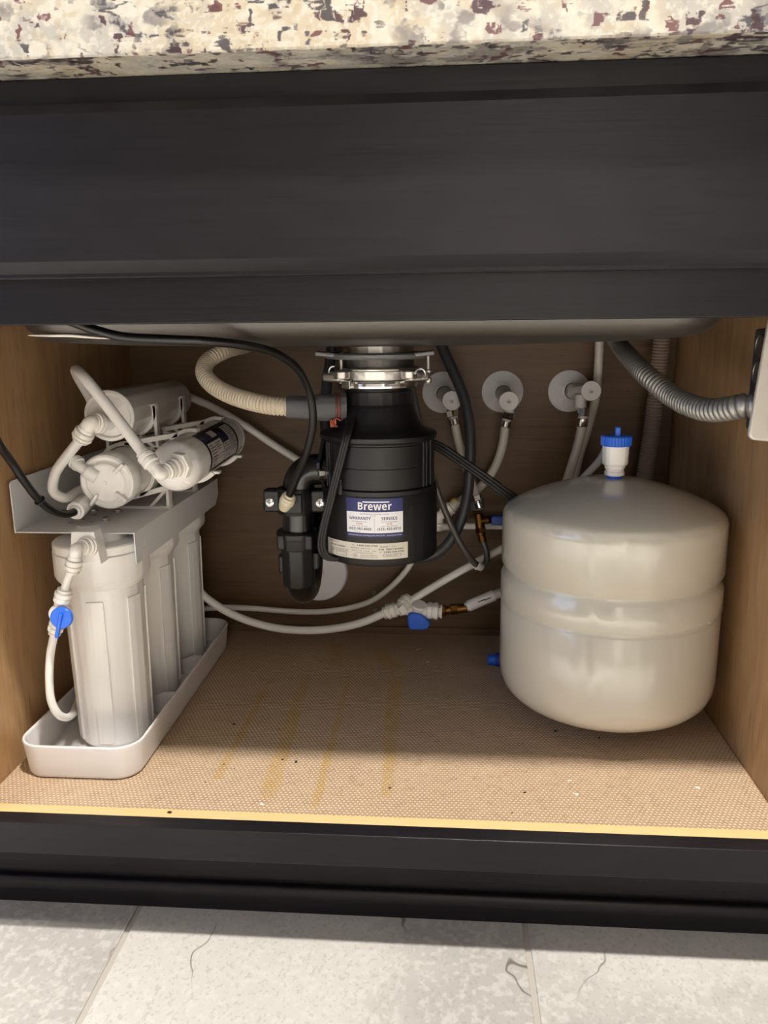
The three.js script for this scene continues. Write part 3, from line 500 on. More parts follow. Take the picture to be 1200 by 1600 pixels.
// ---------- waste disposer ----------
const DX = -0.009, DZ = -0.32;
{
  const t = thing('waste_disposer', 'black food waste disposer with blue and white printed labels hanging under the sink', 'waste disposer', [DX, 0.22, DZ]);
  const low = part('motor_housing', rev([DX, 0, DZ], [0, 1, 0], [[0, 0.214], [0.05, 0.214], [0.071, 0.2165], [0.0765, 0.219], [0.078, 0.2225], [0.078, 0.306], [0.0772, 0.3085], [0.075, 0.309], [0, 0.309]], 80, 0.5), M.black, t);
  const ub = [rev([DX, 0, DZ], [0, 1, 0], [[0, 0.3085], [0.0765, 0.3085], [0.0768, 0.3095], [0.0768, 0.3145], [0.0755, 0.3157], [0.074, 0.3165], [0.0738, 0.3735], [0.0765, 0.3755], [0.0772, 0.377], [0.0772, 0.3815], [0.0755, 0.383], [0.064, 0.3865], [0.058, 0.391], [0.0545, 0.397], [0.05, 0.4085], [0.0465, 0.4165], [0.0437, 0.42], [0.0437, 0.436], [0.0415, 0.437], [0.0415, 0.4445], [0, 0.4445]], 80, 0.5)];
  const up = part('grind_chamber', ub, M.black, t);
  // raised panels round the upper body
  const panel = (a, w, y0, y1, rr, th) => { const g = new THREE.CylinderGeometry(rr, rr, y1 - y0, 24, 1, false, a - w / 2, w); const s = new THREE.Shape(); s.absarc(0, 0, rr + th, -w / 2, w / 2, false); s.absarc(0, 0, rr - 0.004, w / 2, -w / 2, true); s.closePath(); const e = new THREE.ExtrudeGeometry(s, { depth: y1 - y0, bevelEnabled: true, bevelSize: 0.0005, bevelThickness: 0.0005, bevelSegments: 2, curveSegments: 24 }); e.rotateX(-Math.PI / 2); e.rotateY(a - Math.PI / 2); e.translate(DX, y0, DZ); void g; return e; };
  // panel angle: 0 faces the front (+z)
  for (const [y0, y1] of [[0.3185, 0.3425], [0.346, 0.3705]]) part('moulded_panel', panel(0.02, 1.55, y0, y1, 0.0738, 0.0009), M.black, up);
  [-1.02, -0.93, 0.96, 1.05, 1.2].forEach(a => part('moulded_rib', cyl([DX + Math.sin(a) * 0.0742, 0.316, DZ + Math.cos(a) * 0.0742], [DX + Math.sin(a) * 0.0742, 0.374, DZ + Math.cos(a) * 0.0742], 0.0016, 10), M.black, up));
  part('pin', rev([DX + Math.sin(-0.62) * 0.0755, 0.31, DZ + Math.cos(-0.62) * 0.0755], [0, 1, 0], [[0, 0], [0.0042, 0], [0.0042, 0.012], [0.0032, 0.0135], [0.003, 0.019], [0, 0.02]], 16), M.black, up);
  part('collar_ring', [0.4395, 0.4425].map(y => ring([DX, y, DZ], [0, 1, 0], 0.0424, 0.0011)), M.black, up);
  for (const [a, y] of [[0.62, 0.2945], [0.62, 0.27]]) part('rivet', rev([DX + Math.sin(a) * 0.0775, y, DZ + Math.cos(a) * 0.0775], [Math.sin(a), 0, Math.cos(a)], [[0, 0], [0.0028, 0], [0.0024, 0.0012], [0, 0.0016]], 14), M.black, low);
  // printed labels, curved on the lower body
  const stick = (tex, a0, a1, y0, y1, k, skew = 0) => { const n = 24, pos = [], uv = [], idx = []; for (let i = 0; i <= n; i++) { const a = a0 + (a1 - a0) * i / n; for (let j = 0; j < 2; j++) { pos.push(DX + Math.sin(a) * k, (j ? y1 : y0) + skew * (i / n - 0.5), DZ + Math.cos(a) * k); uv.push(i / n, j); } } for (let i = 0; i < n; i++) { const a = i * 2; idx.push(a, a + 2, a + 1, a + 1, a + 2, a + 3); } const g = new THREE.BufferGeometry(); g.setAttribute('position', new THREE.Float32BufferAttribute(pos, 3)); g.setAttribute('uv', new THREE.Float32BufferAttribute(uv, 2)); g.setIndex(idx); g.computeVertexNormals(); return [g, phys(0xffffff, 0.38, { map: tex, side: THREE.DoubleSide })]; };
  const brewer = canvasTexture(1024, 704, (k, w, h) => {
    k.fillStyle = '#1c2263'; k.fillRect(0, 0, w, h); k.fillStyle = '#eeeef0'; k.fillRect(0, h * 0.345, w, h * 0.545);
    k.fillStyle = '#f2f2f4'; k.textAlign = 'center'; k.font = 'bold 190px sans-serif'; k.save(); k.translate(w * 0.5, h * 0.29); k.scale(0.93, 1); k.fillText('Brewer', 0, 0); k.restore(); k.fillRect(w * 0.3, h * 0.07, w * 0.46, 22);
    k.fillStyle = '#23233a'; k.font = 'italic 30px sans-serif'; k.fillText('Your Professional Plumbing Company!', w * 0.5, h * 0.41); k.font = '22px sans-serif'; k.fillText('Since 1987', w * 0.48, h * 0.455);
    k.fillStyle = '#1c2263'; k.font = 'bold 74px sans-serif'; k.fillText('WARRANTY', w * 0.245, h * 0.55); k.fillText('SERVICE', w * 0.76, h * 0.55);
    k.font = '30px sans-serif'; k.fillStyle = '#333'; k.fillText('For plumbing service', w * 0.24, h * 0.615); k.fillText('For plumbing service', w * 0.76, h * 0.615); k.fillText('your 1-year warranty', w * 0.24, h * 0.725); k.fillText('your 1-year warranty', w * 0.76, h * 0.725);
    k.fillStyle = '#c0392b'; k.font = 'bold 34px sans-serif'; k.fillText('DURING', w * 0.24, h * 0.672); k.fillText('AFTER', w * 0.76, h * 0.672);
    k.fillStyle = '#111'; k.font = 'bold 62px sans-serif'; k.fillText('(623) 582-8452', w * 0.245, h * 0.815); k.fillText('(623) 455-6513', w * 0.755, h * 0.815); k.fillRect(w * 0.498, h * 0.5, 4, h * 0.34);
    k.fillStyle = '#555'; k.font = '22px sans-serif'; k.fillText('LIC. ROC 000', w * 0.2, h * 0.868);
    k.fillStyle = '#e6e6f4'; k.font = 'italic 32px sans-serif'; k.fillText('Nobody knows your plumbing better than we do... we built your home!', w * 0.5, h * 0.965, w * 0.95);
  });
  const [g1, m1] = stick(brewer, -0.47, 0.475, 0.2575, 0.3073, 0.0783); part('label', g1, m1, low, 'blue and white label reading Brewer');
  const plate = canvasTexture(1024, 256, (k, w, h) => {
    k.fillStyle = '#d9d4c6'; k.fillRect(0, 0, w, h); k.fillStyle = '#222'; k.textAlign = 'left'; k.font = '30px sans-serif';
    k.fillText('MODEL 1/3 H', 20, 40); k.font = 'bold 32px sans-serif'; k.fillText('60-78071459062', 60, 96);
    k.font = '22px sans-serif'; k.fillText('TEL', 380, 44); k.font = 'bold 34px sans-serif'; k.fillText('1-800-558-5700', 440, 50); k.font = '26px sans-serif'; k.fillText('REPLACE  AMPS 6.0', 370, 92); k.fillText('VOLTS 120   Hz 60   1 PH', 380, 132); k.font = '20px sans-serif'; k.fillText('TYPE WASTE DISPOSER', 420, 164); k.fillText('MANUFACTURED BY', 490, 200); k.fillText('RACINE, WI 53406 USA', 480, 228);
    k.lineWidth = 4; k.strokeStyle = '#222'; k.beginPath(); k.arc(100, 160, 26, 0, 7); k.stroke(); k.beginPath(); k.arc(420, 205, 26, 0, 7); k.stroke(); k.fillRect(78, 155, 44, 8); k.font = 'bold 24px sans-serif'; k.fillText('UL', 405, 214); k.strokeRect(160, 180, 150, 46); k.font = '16px sans-serif'; for (let i = 0; i < 3; i++) k.fillText('SEE USE AND CARE BOOK', 150, 134 + i * 18, 190); 
    k.font = '30px sans-serif'; k.fillText('MODEL 1 3 H', 700, 64); k.font = 'bold 34px sans-serif'; k.fillText('S/N  78071459062', 690, 108); k.fillText('1-800-558-5700', 740, 152); k.font = '20px sans-serif'; k.fillText('TEL', 694, 146); k.strokeRect(740, 172, 200, 40); k.font = '17px sans-serif'; k.fillText('WARRANTY SERVICE', 760, 198, 160);
    k.clearRect(1012, 0, 12, 0);
  });
  const [g2, m2] = stick(plate, -0.95, 0.56, 0.2285, 0.2495, 0.07845); part('label', g2, m2, low, 'pale rating label with printed numbers');
}
// mounting hardware between sink and disposer
{
  const t = thing('sink_mount', 'steel mounting flange and clamp ring between the sink and the black waste disposer', 'mount', [DX, 0.445, DZ]);
  part('support_ring', [rev([DX, 0, DZ], [0, 1, 0], [[0.044, 0.4775], [0.066, 0.4775], [0.068, 0.4795], [0.068, 0.483], [0.0655, 0.485], [0.044, 0.485], [0.044, 0.4775]], 64, 0.5), ...[-1, 1].map(s => { const g = new RoundedBoxGeometry(0.03, 0.006, 0.026, 3, 0.0025); g.rotateZ(s * 0.1); return mv(g, DX + s * 0.06, 0.4835, DZ + 0.032); })], M.castGrey, t);
  part('sink_flange', rev([DX, 0, DZ], [0, 1, 0], [[0.0, 0.4805], [0.046, 0.4805], [0.046, 0.495], [0, 0.495]], 48), M.zinc, t);
  part('flange_neck', rev([DX, 0, DZ], [0, 1, 0], [[0, 0.464], [0.0475, 0.464], [0.0475, 0.479], [0, 0.479]], 56), M.steel, t);
  part('mounting_ring', [rev([DX, 0, DZ], [0, 1, 0], [[0.03, 0.4515], [0.0505, 0.4515], [0.051, 0.4525], [0.051, 0.462], [0.054, 0.4635], [0.0545, 0.465], [0.053, 0.4665], [0.03, 0.4665]], 64, 0.5), ...[[-0.66], [0.7], [2.4]].map(([a0]) => { const a = a0 * 1.0, x = Math.sin(a), z = Math.cos(a), s = Math.sign(x), ex = DX + x * 0.064 * 1.45 * 0.72, ez = DZ + z * 0.056; return rev([ex, 0.4535, ez], [0, 1, 0], [[0, 0], [0.0095, 0], [0.0105, 0.0015], [0.0105, 0.0085], [0.009, 0.0105], [0, 0.011]], 24); })], M.zinc, t);
  part('clamp_ring', rev([DX, 0, DZ], [0, 1, 0], [[0.03, 0.4405], [0.0495, 0.4405], [0.0515, 0.4415], [0.0523, 0.444], [0.0523, 0.4475], [0.051, 0.45], [0.049, 0.4512], [0.03, 0.4512]], 72, 0.6), M.chrome, t, 'polished lower ring');
  for (const [px, a] of [[0, -1], [1, 1]]) {
    const p = px ? [0.0574, 0.4776, -0.29] : [-0.0526, 0.4768, -0.29];
    part('bolt', [cyl([p[0], 0.452, p[2]], [p[0], 0.486, p[2]], 0.0026, 14), rev([p[0], 0.4605, p[2]], [0, 1, 0], [[0, 0], [0.0055, 0], [0.0055, 0.0025], [0.004, 0.0035], [0, 0.0035]], 16), rev([p[0], 0.447, p[2]], [0, 1, 0], [[0, 0], [0.0035, 0], [0.0048, 0.002], [0.0048, 0.006], [0.0, 0.008]], 16)], M.zinc, t);
    const q = px ? [0.0483, 0.4596, -0.272] : [-0.0613, 0.463, -0.28];
    part('clip_ring', ring(q, [0.3 * a, 0.1, 1], 0.0062, 0.0016, Math.PI * 1.5, px ? -1.5 : 1.2), M.chrome, t);
    part('lug', (() => { const g = new RoundedBoxGeometry(0.03, 0.013, 0.02, 3, 0.005); g.rotateY(a * 0.5); return mv(g, DX + a * 0.052, 0.4555, DZ + 0.034); })(), M.zinc, t);
  }
  part('clip_tab', (() => { const g = new RoundedBoxGeometry(0.016, 0.0115, 0.005, 2, 0.0015); g.rotateY(-0.75); return mv(g, DX - 0.036, 0.4465, DZ + 0.0405); })(), M.chrome, t);
}
// rubber boot and the dishwasher hose
{
  const a = [-0.0494, 0.4154, -0.3], b = [-0.1243, 0.4178, -0.285], d = unit(a, b), L = V(b).sub(V(a)).length();
  const t = thing('rubber_connector', 'grey rubber sleeve with a coppery clamp joining the beige hose to the disposer', 'hose connector', a);
  part('sleeve', rev(a, d, [[0, 0], [0.0185, 0], [0.0185, 0.013], [0.0172, 0.0145], [0.0172, L * 0.45], [0.0152, L * 0.5], [0.0145, L - 0.002], [0.0135, L], [0, L]], 40), M.rubber, t);
  part('clamp', [ring(add3(a, d, 0.0085), d, 0.0187, 0.0011), ring(add3(a, d, 0.0125), d, 0.0187, 0.0011), ring([-0.0591, 0.3984, -0.282], [0.2, 0, 1], 0.005, 0.0014, 4.6, 0.4), mv(new RoundedBoxGeometry(0.009, 0.011, 0.006, 2, 0.0015), ...[-0.0636, 0.3972, -0.285])], M.copper, t);
  const pts = [add3(a, d, L - 0.01), [-0.1436, 0.4191, -0.29], [-0.1709, 0.4232, -0.3], [-0.2056, 0.4309, -0.32], [-0.2349, 0.4431, -0.34], [-0.2515, 0.4576, -0.36], [-0.2525, 0.473, -0.385], [-0.2359, 0.4854, -0.41], [-0.2202, 0.4935, -0.5], [-0.1963, 0.5084, -0.53]];
  solo('dishwasher_hose', 'beige corrugated drain hose curving from the grey rubber sleeve up behind the sink', 'hose', sweep(pts, 0.0115, { n: 620, m: 22, rf: (q, s) => 0.0112 + 0.0011 * (1 - step(0.12, 0.26, s) * 0.92) * Math.sin(s * 2 * Math.PI / 0.0049) }), M.beigeHose, pts[0]);
}
// ---------- black drain pipe: elbow, saddle clamp, nut and trap ----------
{
  const X = -0.118, Z = -0.3, r = 0.0205, t = thing('drain_pipe', 'black plastic drain elbow and trap beside the waste disposer, with a two-screw saddle', 'drain pipe', [X, 0.135, Z]);
  const e0 = [-0.0681, 0.3348, -0.3];
  part('elbow', sweep([e0, [-0.0851, 0.3347, -0.3], [-0.0962, 0.3338, -0.3], [-0.1075, 0.3278, -0.3], [-0.1139, 0.3157, -0.3], [-0.1152, 0.3027, -0.3], [-0.1161, 0.2765, -0.3], [-0.1172, 0.2446, -0.3]], r, { m: 32, n: 90 }), M.blackGloss, t);
  const fx = [-0.0757, 0.3424, -0.29];
  { const s = new THREE.Shape(); s.moveTo(-0.014, 0.031); s.quadraticCurveTo(0, 0.039, 0.014, 0.031); s.lineTo(0.027, 0.006); s.quadraticCurveTo(0.03, 0, 0.027, -0.006); s.lineTo(0.014, -0.031); s.quadraticCurveTo(0, -0.039, -0.014, -0.031); s.lineTo(-0.027, -0.006); s.quadraticCurveTo(-0.03, 0, -0.027, 0.006); s.closePath();
    const g = extrudeZ(s, -0.0025, 0.0025, 0.0008); g.rotateY(Math.PI / 2 - 0.35); part('flange', mv(g, fx[0] + 0.002, fx[1], Z - 0.002), M.blackGloss, t); }
  part('bolt', hex([-0.0739, 0.3358, -0.265], [-1, 0, 0.45], 0.0058, 0.008), M.zinc, t);
  const yS = 0.3045 - 0.003, ys0 = 0.276, ys1 = 0.31;
  const sc = [-0.1182, 0.292, -0.277];
  const sad = part('saddle_clamp', [rev([X, ys0, Z], [0, 1, 0], [[0.019, 0], [0.0245, 0], [0.025, 0.001], [0.025, ys1 - ys0 - 0.001], [0.0245, ys1 - ys0], [0.019, ys1 - ys0]], 36), ...[-1, 1].map(s => box([X + s * 0.02, ys0 + 0.002, Z + 0.002], [X + s * 0.043, ys1 - 0.001, Z + 0.012], 0.004)), ...[-1, 1].map(s => box([X + s * 0.02, ys0 + 0.001, Z - 0.012], [X + s * 0.043, ys1 - 0.002, Z - 0.002], 0.004)), box([X - 0.012, ys0 + 0.004, Z + 0.018], [X + 0.012, ys1 - 0.004, Z + 0.027], 0.002)], M.black, t);
  for (const s of [-1, 1]) { const c = [X + s * 0.0335, (ys0 + ys1) / 2 - 0.001, Z + 0.0115]; part('screw', [rev(c, [0, 0, 1], [[0, 0], [0.0062, 0], [0.0058, 0.002], [0.004, 0.0035], [0.0015, 0.004], [0, 0.0034]], 22)], M.chrome, sad); part('screw_slot', [box([c[0] - 0.0032, c[1] - 0.0006, c[2] + 0.003], [c[0] + 0.0032, c[1] + 0.0006, c[2] + 0.0042], 0.0002), box([c[0] - 0.0006, c[1] - 0.0032, c[2] + 0.003], [c[0] + 0.0006, c[1] + 0.0032, c[2] + 0.0042], 0.0002)], M.castGrey, sad); }
  void yS; void sc;
  const n0 = 0.2275, lug = []; for (let i = 0; i < 4; i++) { const a = i / 4 * Math.PI * 2 + 0.78; lug.push(mv(new RoundedBoxGeometry(0.011, 0.021, 0.011, 2, 0.003), X + Math.sin(a) * 0.0262, n0 + 0.0125, Z + Math.cos(a) * 0.0265)); }
  part('slip_nut', [rev([X, n0, Z], [0, 1, 0], [[0.015, 0], [0.0265, 0], [0.0275, 0.002], [0.0275, 0.014], [0.0285, 0.016], [0.0285, 0.0225], [0.0265, 0.0245], [0.015, 0.0245]], 40, 0.5), ...lug], M.black, t);
  const arc = []; for (let i = 0; i <= 10; i++) { const a = i / 10 * Math.PI; arc.push([X, 0.2 - Math.sin(a) * 0.044, Z - 0.044 + Math.cos(a) * 0.044]); }
  part('trap_bend', sweep([[X, 0.232, Z], [X, 0.215, Z], ...arc, [X, 0.22, Z - 0.088], [X, 0.235, Z - 0.095]], 0.0198, { m: 32, n: 110 }), M.blackGloss, t);
  part('trap_socket', rev([X, 0.176, Z], [0, 1, 0], [[0.018, 0], [0.0218, 0], [0.0222, 0.001], [0.0222, 0.052], [0.018, 0.052]], 40), M.black, t);
  for (const [s, y] of [[1, 0.208], [-1, 0.203]]) part('side_lug', [box([X + s * 0.018, y - 0.012, Z - 0.02], [X + s * 0.028, y + 0.014, Z + 0.004], 0.004), ...(s > 0 ? [cyl([X + 0.024, y - 0.006, Z + 0.0], [X + 0.024, y + 0.013, Z + 0.0], 0.0065, 14)] : [])], M.black, t);
  const arm = part('trap_arm', sweep([[X, 0.225, Z - 0.09], [X + 0.003, 0.232, Z - 0.1], [X + 0.004, 0.238, Z - 0.13], [X + 0.004, 0.239, Z - 0.18], [X + 0.004, 0.239, -0.5695]], 0.0195, { m: 28 }), M.blackGloss, t); void arm;
}
// ---------- power cord ----------
{
  const f = [1, 0.45];
  const pts = [[-0.0572, 0.2223, -0.262], [-0.0719, 0.2253, -0.26], [-0.0788, 0.237, -0.258], [-0.077, 0.2583, -0.255], [-0.0682, 0.2919, -0.252], [-0.058, 0.3296, -0.25], [-0.0498, 0.3583, -0.248], [-0.0428, 0.3841, -0.247], [-0.04, 0.3977, -0.26], [-0.0401, 0.4032, -0.275]];
  const strands = (P, off, w) => [-1, 0, 1].map(k => sweep(P.map(p => [p[0] + k * off, p[1] + k * off * 0.25, p[2]]), w, { m: 10 }));
  const t = thing('power_cord', 'flat ridged black power cord hooked down the left side of the waste disposer', 'cord', pts[0]);
  part('cord_strands', strands(pts, 0.0034, 0.0024), M.cord, t); void f;
  const q = [[0.0517, 0.363, -0.36], [0.0693, 0.3576, -0.355], [0.1008, 0.3381, -0.35], [0.1356, 0.3144, -0.345], [0.1707, 0.2888, -0.345], [0.1987, 0.2696, -0.36]];
  const u = thing('power_cord', 'flat ridged black power cord running from the disposer to behind the cream tank', 'cord', q[0]);
  part('cord_strands', [-1, 0, 1].map(k => sweep(q.map(p => [p[0] + k * 0.002, p[1] + k * 0.0036, p[2] + (k ? 0 : 0.0006)]), 0.0027, { m: 10 })), M.cord, u);
}
// ---------- black drain line from the filter to the saddle ----------
{
  const pts = [[-0.3664, 0.3025, -0.178], [-0.3696, 0.3024, -0.168], [-0.3766, 0.3096, -0.15], [-0.3824, 0.3269, -0.13], [-0.387, 0.3529, -0.11], [-0.3908, 0.3769, -0.095], [-0.3894, 0.4028, -0.07], [-0.3902, 0.4377, -0.055], [-0.3834, 0.4769, -0.045], [-0.3558, 0.5263, -0.042], [-0.2974, 0.5274, -0.042], [-0.2613, 0.5155, -0.045], [-0.2374, 0.5092, -0.048], [-0.1941, 0.506, -0.052], [-0.1582, 0.504, -0.06], [-0.1261, 0.4995, -0.085], [-0.1009, 0.49, -0.12], [-0.0839, 0.4715, -0.155], [-0.0762, 0.4425, -0.185], [-0.076, 0.4077, -0.2], [-0.0891, 0.3666, -0.22], [-0.1093, 0.3262, -0.245], [-0.1208, 0.3045, -0.258]];
  const t = thing('drain_line', 'thin black tube arching from the filter unit under the sink to the white drain fitting', 'tube', pts[0]);
  part('tubing', sweep(pts, 0.0047, { m: 16 }), M.blackTube, t);
  part('tube_tie', ring(pts[3], unit(pts[2], pts[4]), 0.0052, 0.0013), M.black, t);
  const a = [-0.1186, 0.3074, -0.256], b = [-0.1301, 0.2862, -0.268], d = unit(a, b);
  part('drain_fitting', [rev(a, d, [[0, -0.002], [0.0055, -0.002], [0.0065, 0], [0.0088, 0.001], [0.0095, 0.004], [0.0085, 0.006], [0.0098, 0.008], [0.0098, 0.012], [0.0082, 0.014], [0.0082, 0.019], [0.0065, 0.024], [0, 0.0245]], 28), cyl(add3(a, d, 0.014), add3(add3(a, d, 0.016), [0.1, 0, -1], 0.018), 0.0068, 20)], M.yellowed, t, 'ivory push fitting at the end of the tube');
}
// ---------- wall plates, stop valves and supply hoses ----------
function nutEnd(A, D, r, L) { return [hex(A, D, r, L * 0.45), rev(add3(A, D, L * 0.45), D, [[0, 0], [r * 0.72, 0], [r * 0.72, L * 0.1], [r * 0.9, L * 0.14], [r * 0.9, L * 0.5], [r * 0.8, L * 0.55], [0, L * 0.55]], 20)]; }
{
  const spec = [[[0.0752, 0.414, -0.57], [0.0892, 0.4052, -0.505], 'grey round shut-off valve on the back wall, nearest the waste disposer'], [[0.1703, 0.4146, -0.57], [0.1758, 0.404, -0.505], 'grey round shut-off valve on the back wall, the middle one of three'], [[0.2753, 0.4151, -0.57], [0.298, 0.4193, -0.5], 'grey round shut-off valve on the back wall above the cream tank']];
  spec.forEach(([w, k, label], i) => {
    const t = thing('shut_off_valve', label, 'valve', w, 'shut-off valves on the back wall');
    const d = unit(w, k), L = V(k).sub(V(w)).length();
    part('escutcheon', rev([w[0], w[1], w[2] + 0.0], [0, 0, 1], [[0, 0.0003], [0.0325, 0.0003], [0.033, 0.0015], [0.031, 0.003], [0.018, 0.0055], [0.013, 0.009], [0.012, 0.0105], [0, 0.0105]], 48), M.greyPlastic, t);
    part('valve_body', [rev(add3(w, d, 0.006), d, [[0, 0], [0.0115, 0], [0.0115, 0.006], [0.0125, 0.008], [0.0125, 0.016], [0.0112, 0.018], [0.0122, 0.02], [0.0122, 0.028], [0.0115, 0.03], [0.0115, L - 0.016], [0, L - 0.016]], 32)], M.valveGrey, t);
    part('stem_ring', rev(add3(w, d, 0.008), d, [[0, 0], [0.0122, 0], [0.0128, 0.001], [0.0128, 0.003], [0.012, 0.004], [0, 0.004]], 32), M.chrome, t);
    const kn = part('knob', [rev(add3(k, [0, -0.25, 1], -0.004), [(0.079 - k[0]) * 0.5, 0.05, 1], [[0, -0.006], [0.0128, -0.006], [0.0145, -0.004], [0.0152, 0.0055], [0.0143, 0.0072], [0.0035, 0.0074], [0.003, 0.006], [0, 0.006]], 40)], M.valveGrey, t);
    part('screw', rev(add3(k, [(0.079 - k[0]) * 0.5, -0.05, 1], 0.001), [(0.079 - k[0]) * 0.5, 0.05, 1], [[0, 0], [0.0024, 0], [0.0022, 0.0018], [0, 0.0018]], 14), M.castGrey, kn);
    const o = add3(k, d, -0.022);
    part('outlet', cyl([k[0] - (i === 2 ? 0.013 : -0.001), k[1] - 0.006, k[2] - 0.014], [k[0] - (i === 2 ? 0.014 : -0.001), k[1] - 0.026, k[2] - 0.012], 0.0088, 24), M.valveGrey, t); void o;
  });
  const hoses = [
    ['white supply hose dropping from the valve nearest the disposer to the brass tee', [[0.0894, 0.3879, -0.512], [0.0945, 0.3681, -0.512], [0.0997, 0.3442, -0.512], [0.11, 0.3102, -0.51], [0.1211, 0.2786, -0.5], [0.1271, 0.2603, -0.495]], 0.0068],
    ['white supply hose bending left from the middle shut-off valve', [[0.176, 0.3835, -0.515], [0.1725, 0.3676, -0.515], [0.1692, 0.3398, -0.515], [0.1613, 0.3087, -0.52], [0.149, 0.2843, -0.525], [0.1304, 0.2615, -0.53], [0.1102, 0.2478, -0.53], [0.099, 0.2393, -0.53]], 0.0068],
    ['white supply hose dropping from the valve above the cream tank to behind it', [[0.2899, 0.3913, -0.512], [0.2882, 0.3639, -0.512], [0.2828, 0.3323, -0.512], [0.2732, 0.2975, -0.51], [0.2615, 0.2529, -0.505], [0.2443, 0.1845, -0.49], [0.2225, 0.1367, -0.475], [0.1941, 0.1238, -0.462], [0.1546, 0.11, -0.455], [0.1123, 0.0915, -0.452]], 0.0072]];
  hoses.forEach(([label, P, r], i) => {
    const t = thing('supply_hose', label, 'hose', P[0], 'water supply hoses');
    part('hose', sweep(P, r, { m: 18 }), M.supply, t);
    const d = unit(P[0], P[1]); part('end_nut', nutEnd(add3(P[0], d, -0.004), d, 0.0092, i === 2 ? 0.03 : 0.024), M.chrome, t);
    if (i === 2) {
      const n = P.length, e = unit(P[n - 2], P[n - 1]);
      part('printed_tag', sweep([lerp3(P[n - 2], P[n - 1], -0.05), lerp3(P[n - 2], P[n - 1], 0.55), lerp3(P[n - 2], P[n - 1], 0.9)], 0.0088, { m: 16, n: 20 }), M.whiteSoft, t, 'white tag wrapped round the hose');
      part('tag_print', [0.1, 0.32].map(k => { const c = lerp3(P[n - 2], P[n - 1], k + 0.1), g = new RoundedBoxGeometry(0.012, 0.0014, 0.0012, 1, 0.0003); g.rotateZ(Math.atan2(e[1], e[0])); return mv(g, c[0], c[1] + 0.001 + k * 0.006, c[2] + 0.0086); }), M.black, t);
    }
    if (i === 0) { const n = P.length, e = unit(P[n - 2], P[n - 1]); part('end_nut', nutEnd(add3(P[n - 1], e, 0.0), e, 0.0088, 0.022), M.chrome, t); }
  });
}
// brass tee with a blue handled stop, and the braided faucet hose
{
  const a = [0.1304, 0.244, -0.495], b = [0.1369, 0.1979, -0.49], d = unit(a, b), m = [0.1346, 0.2201, -0.492], h = [0.1501, 0.224, -0.485];
  const t = thing('brass_tee', 'tarnished brass tee with a blue lever between the disposer and the cream tank', 'pipe fitting', a);
  part('tee_body', [hex(a, d, 0.0098, 0.009), cyl(add3(a, d, 0.012), b, 0.0072, 20), cyl(m, h, 0.0058, 18), hex(add3(b, d, -0.012), d, 0.0085, 0.008)], M.brass, t);
  part('compression_nut', hex(add3(a, d, -0.012), d, 0.0108, 0.0185), M.castGrey, t, 'grey nut on top of the tee');
  { const g = new RoundedBoxGeometry(0.03, 0.0155, 0.011, 3, 0.003); part('lever', mv(g, h[0] + 0.016, h[1], h[2] + 0.002), M.blueDark, t, 'dark blue lever'); }
  const P = [b, [0.1399, 0.1881, -0.488], [0.145, 0.1726, -0.484], [0.1449, 0.1583, -0.476], [0.1367, 0.1533, -0.468], [0.1264, 0.1607, -0.46], [0.1082, 0.1863, -0.452], [0.0884, 0.227, -0.445], [0.0747, 0.2606, -0.44], [0.0651, 0.2873, -0.438], [0.0536, 0.324, -0.437], [0.0411, 0.3797, -0.445], [0.0259, 0.4526, -0.475], [0.0191, 0.4891, -0.52], [0.0168, 0.5274, -0.53]];
  const u = thing('faucet_hose', 'thin grey braided hose looping from the brass tee up behind the disposer', 'hose', b);
  const half = new THREE.CatmullRomCurve3(P.map(V), false, 'centripetal'); void half;
  part('braided_hose', sweep(P, 0.0052, { m: 14, n: 420, rf: (q, s) => 0.005 + 0.0003 * Math.sin(s * 2 * Math.PI / 0.0022) }), M.braid, u);
  part('ferrule', [cyl([0.1285, 0.1574, -0.461], [0.1367, 0.1523, -0.468], 0.0064, 18), ring([0.1305, 0.1558, -0.463], unit(P[5], P[4]), 0.0064, 0.0008)], M.whiteSoft, u, 'pale band on the hose');
  part('crimp', cyl(b, [0.14, 0.1871, -0.488], 0.0066, 18), M.brass, u);
}
// grey spray hose looping behind the disposer
solo('spray_hose', 'thick dark grey hose hanging in a loop behind the waste disposer', 'hose', sweep([[0.0629, 0.5269, -0.53], [0.073, 0.4887, -0.52], [0.0907, 0.4507, -0.505], [0.1073, 0.4113, -0.49], [0.1162, 0.3666, -0.475], [0.1167, 0.3098, -0.465], [0.1117, 0.2548, -0.468], [0.0946, 0.2042, -0.468], [0.0691, 0.1737, -0.47], [0.0402, 0.165, -0.47], [-0.0048, 0.1718, -0.47], [-0.0596, 0.2121, -0.472], [-0.0933, 0.2925, -0.475], [-0.1053, 0.3749, -0.49], [-0.103, 0.4324, -0.505], [-0.0969, 0.4804, -0.52], [-0.0931, 0.5286, -0.53]], 0.0082, { m: 20 }), M.greyHose, [0.0411, 0.1723, -0.445]);
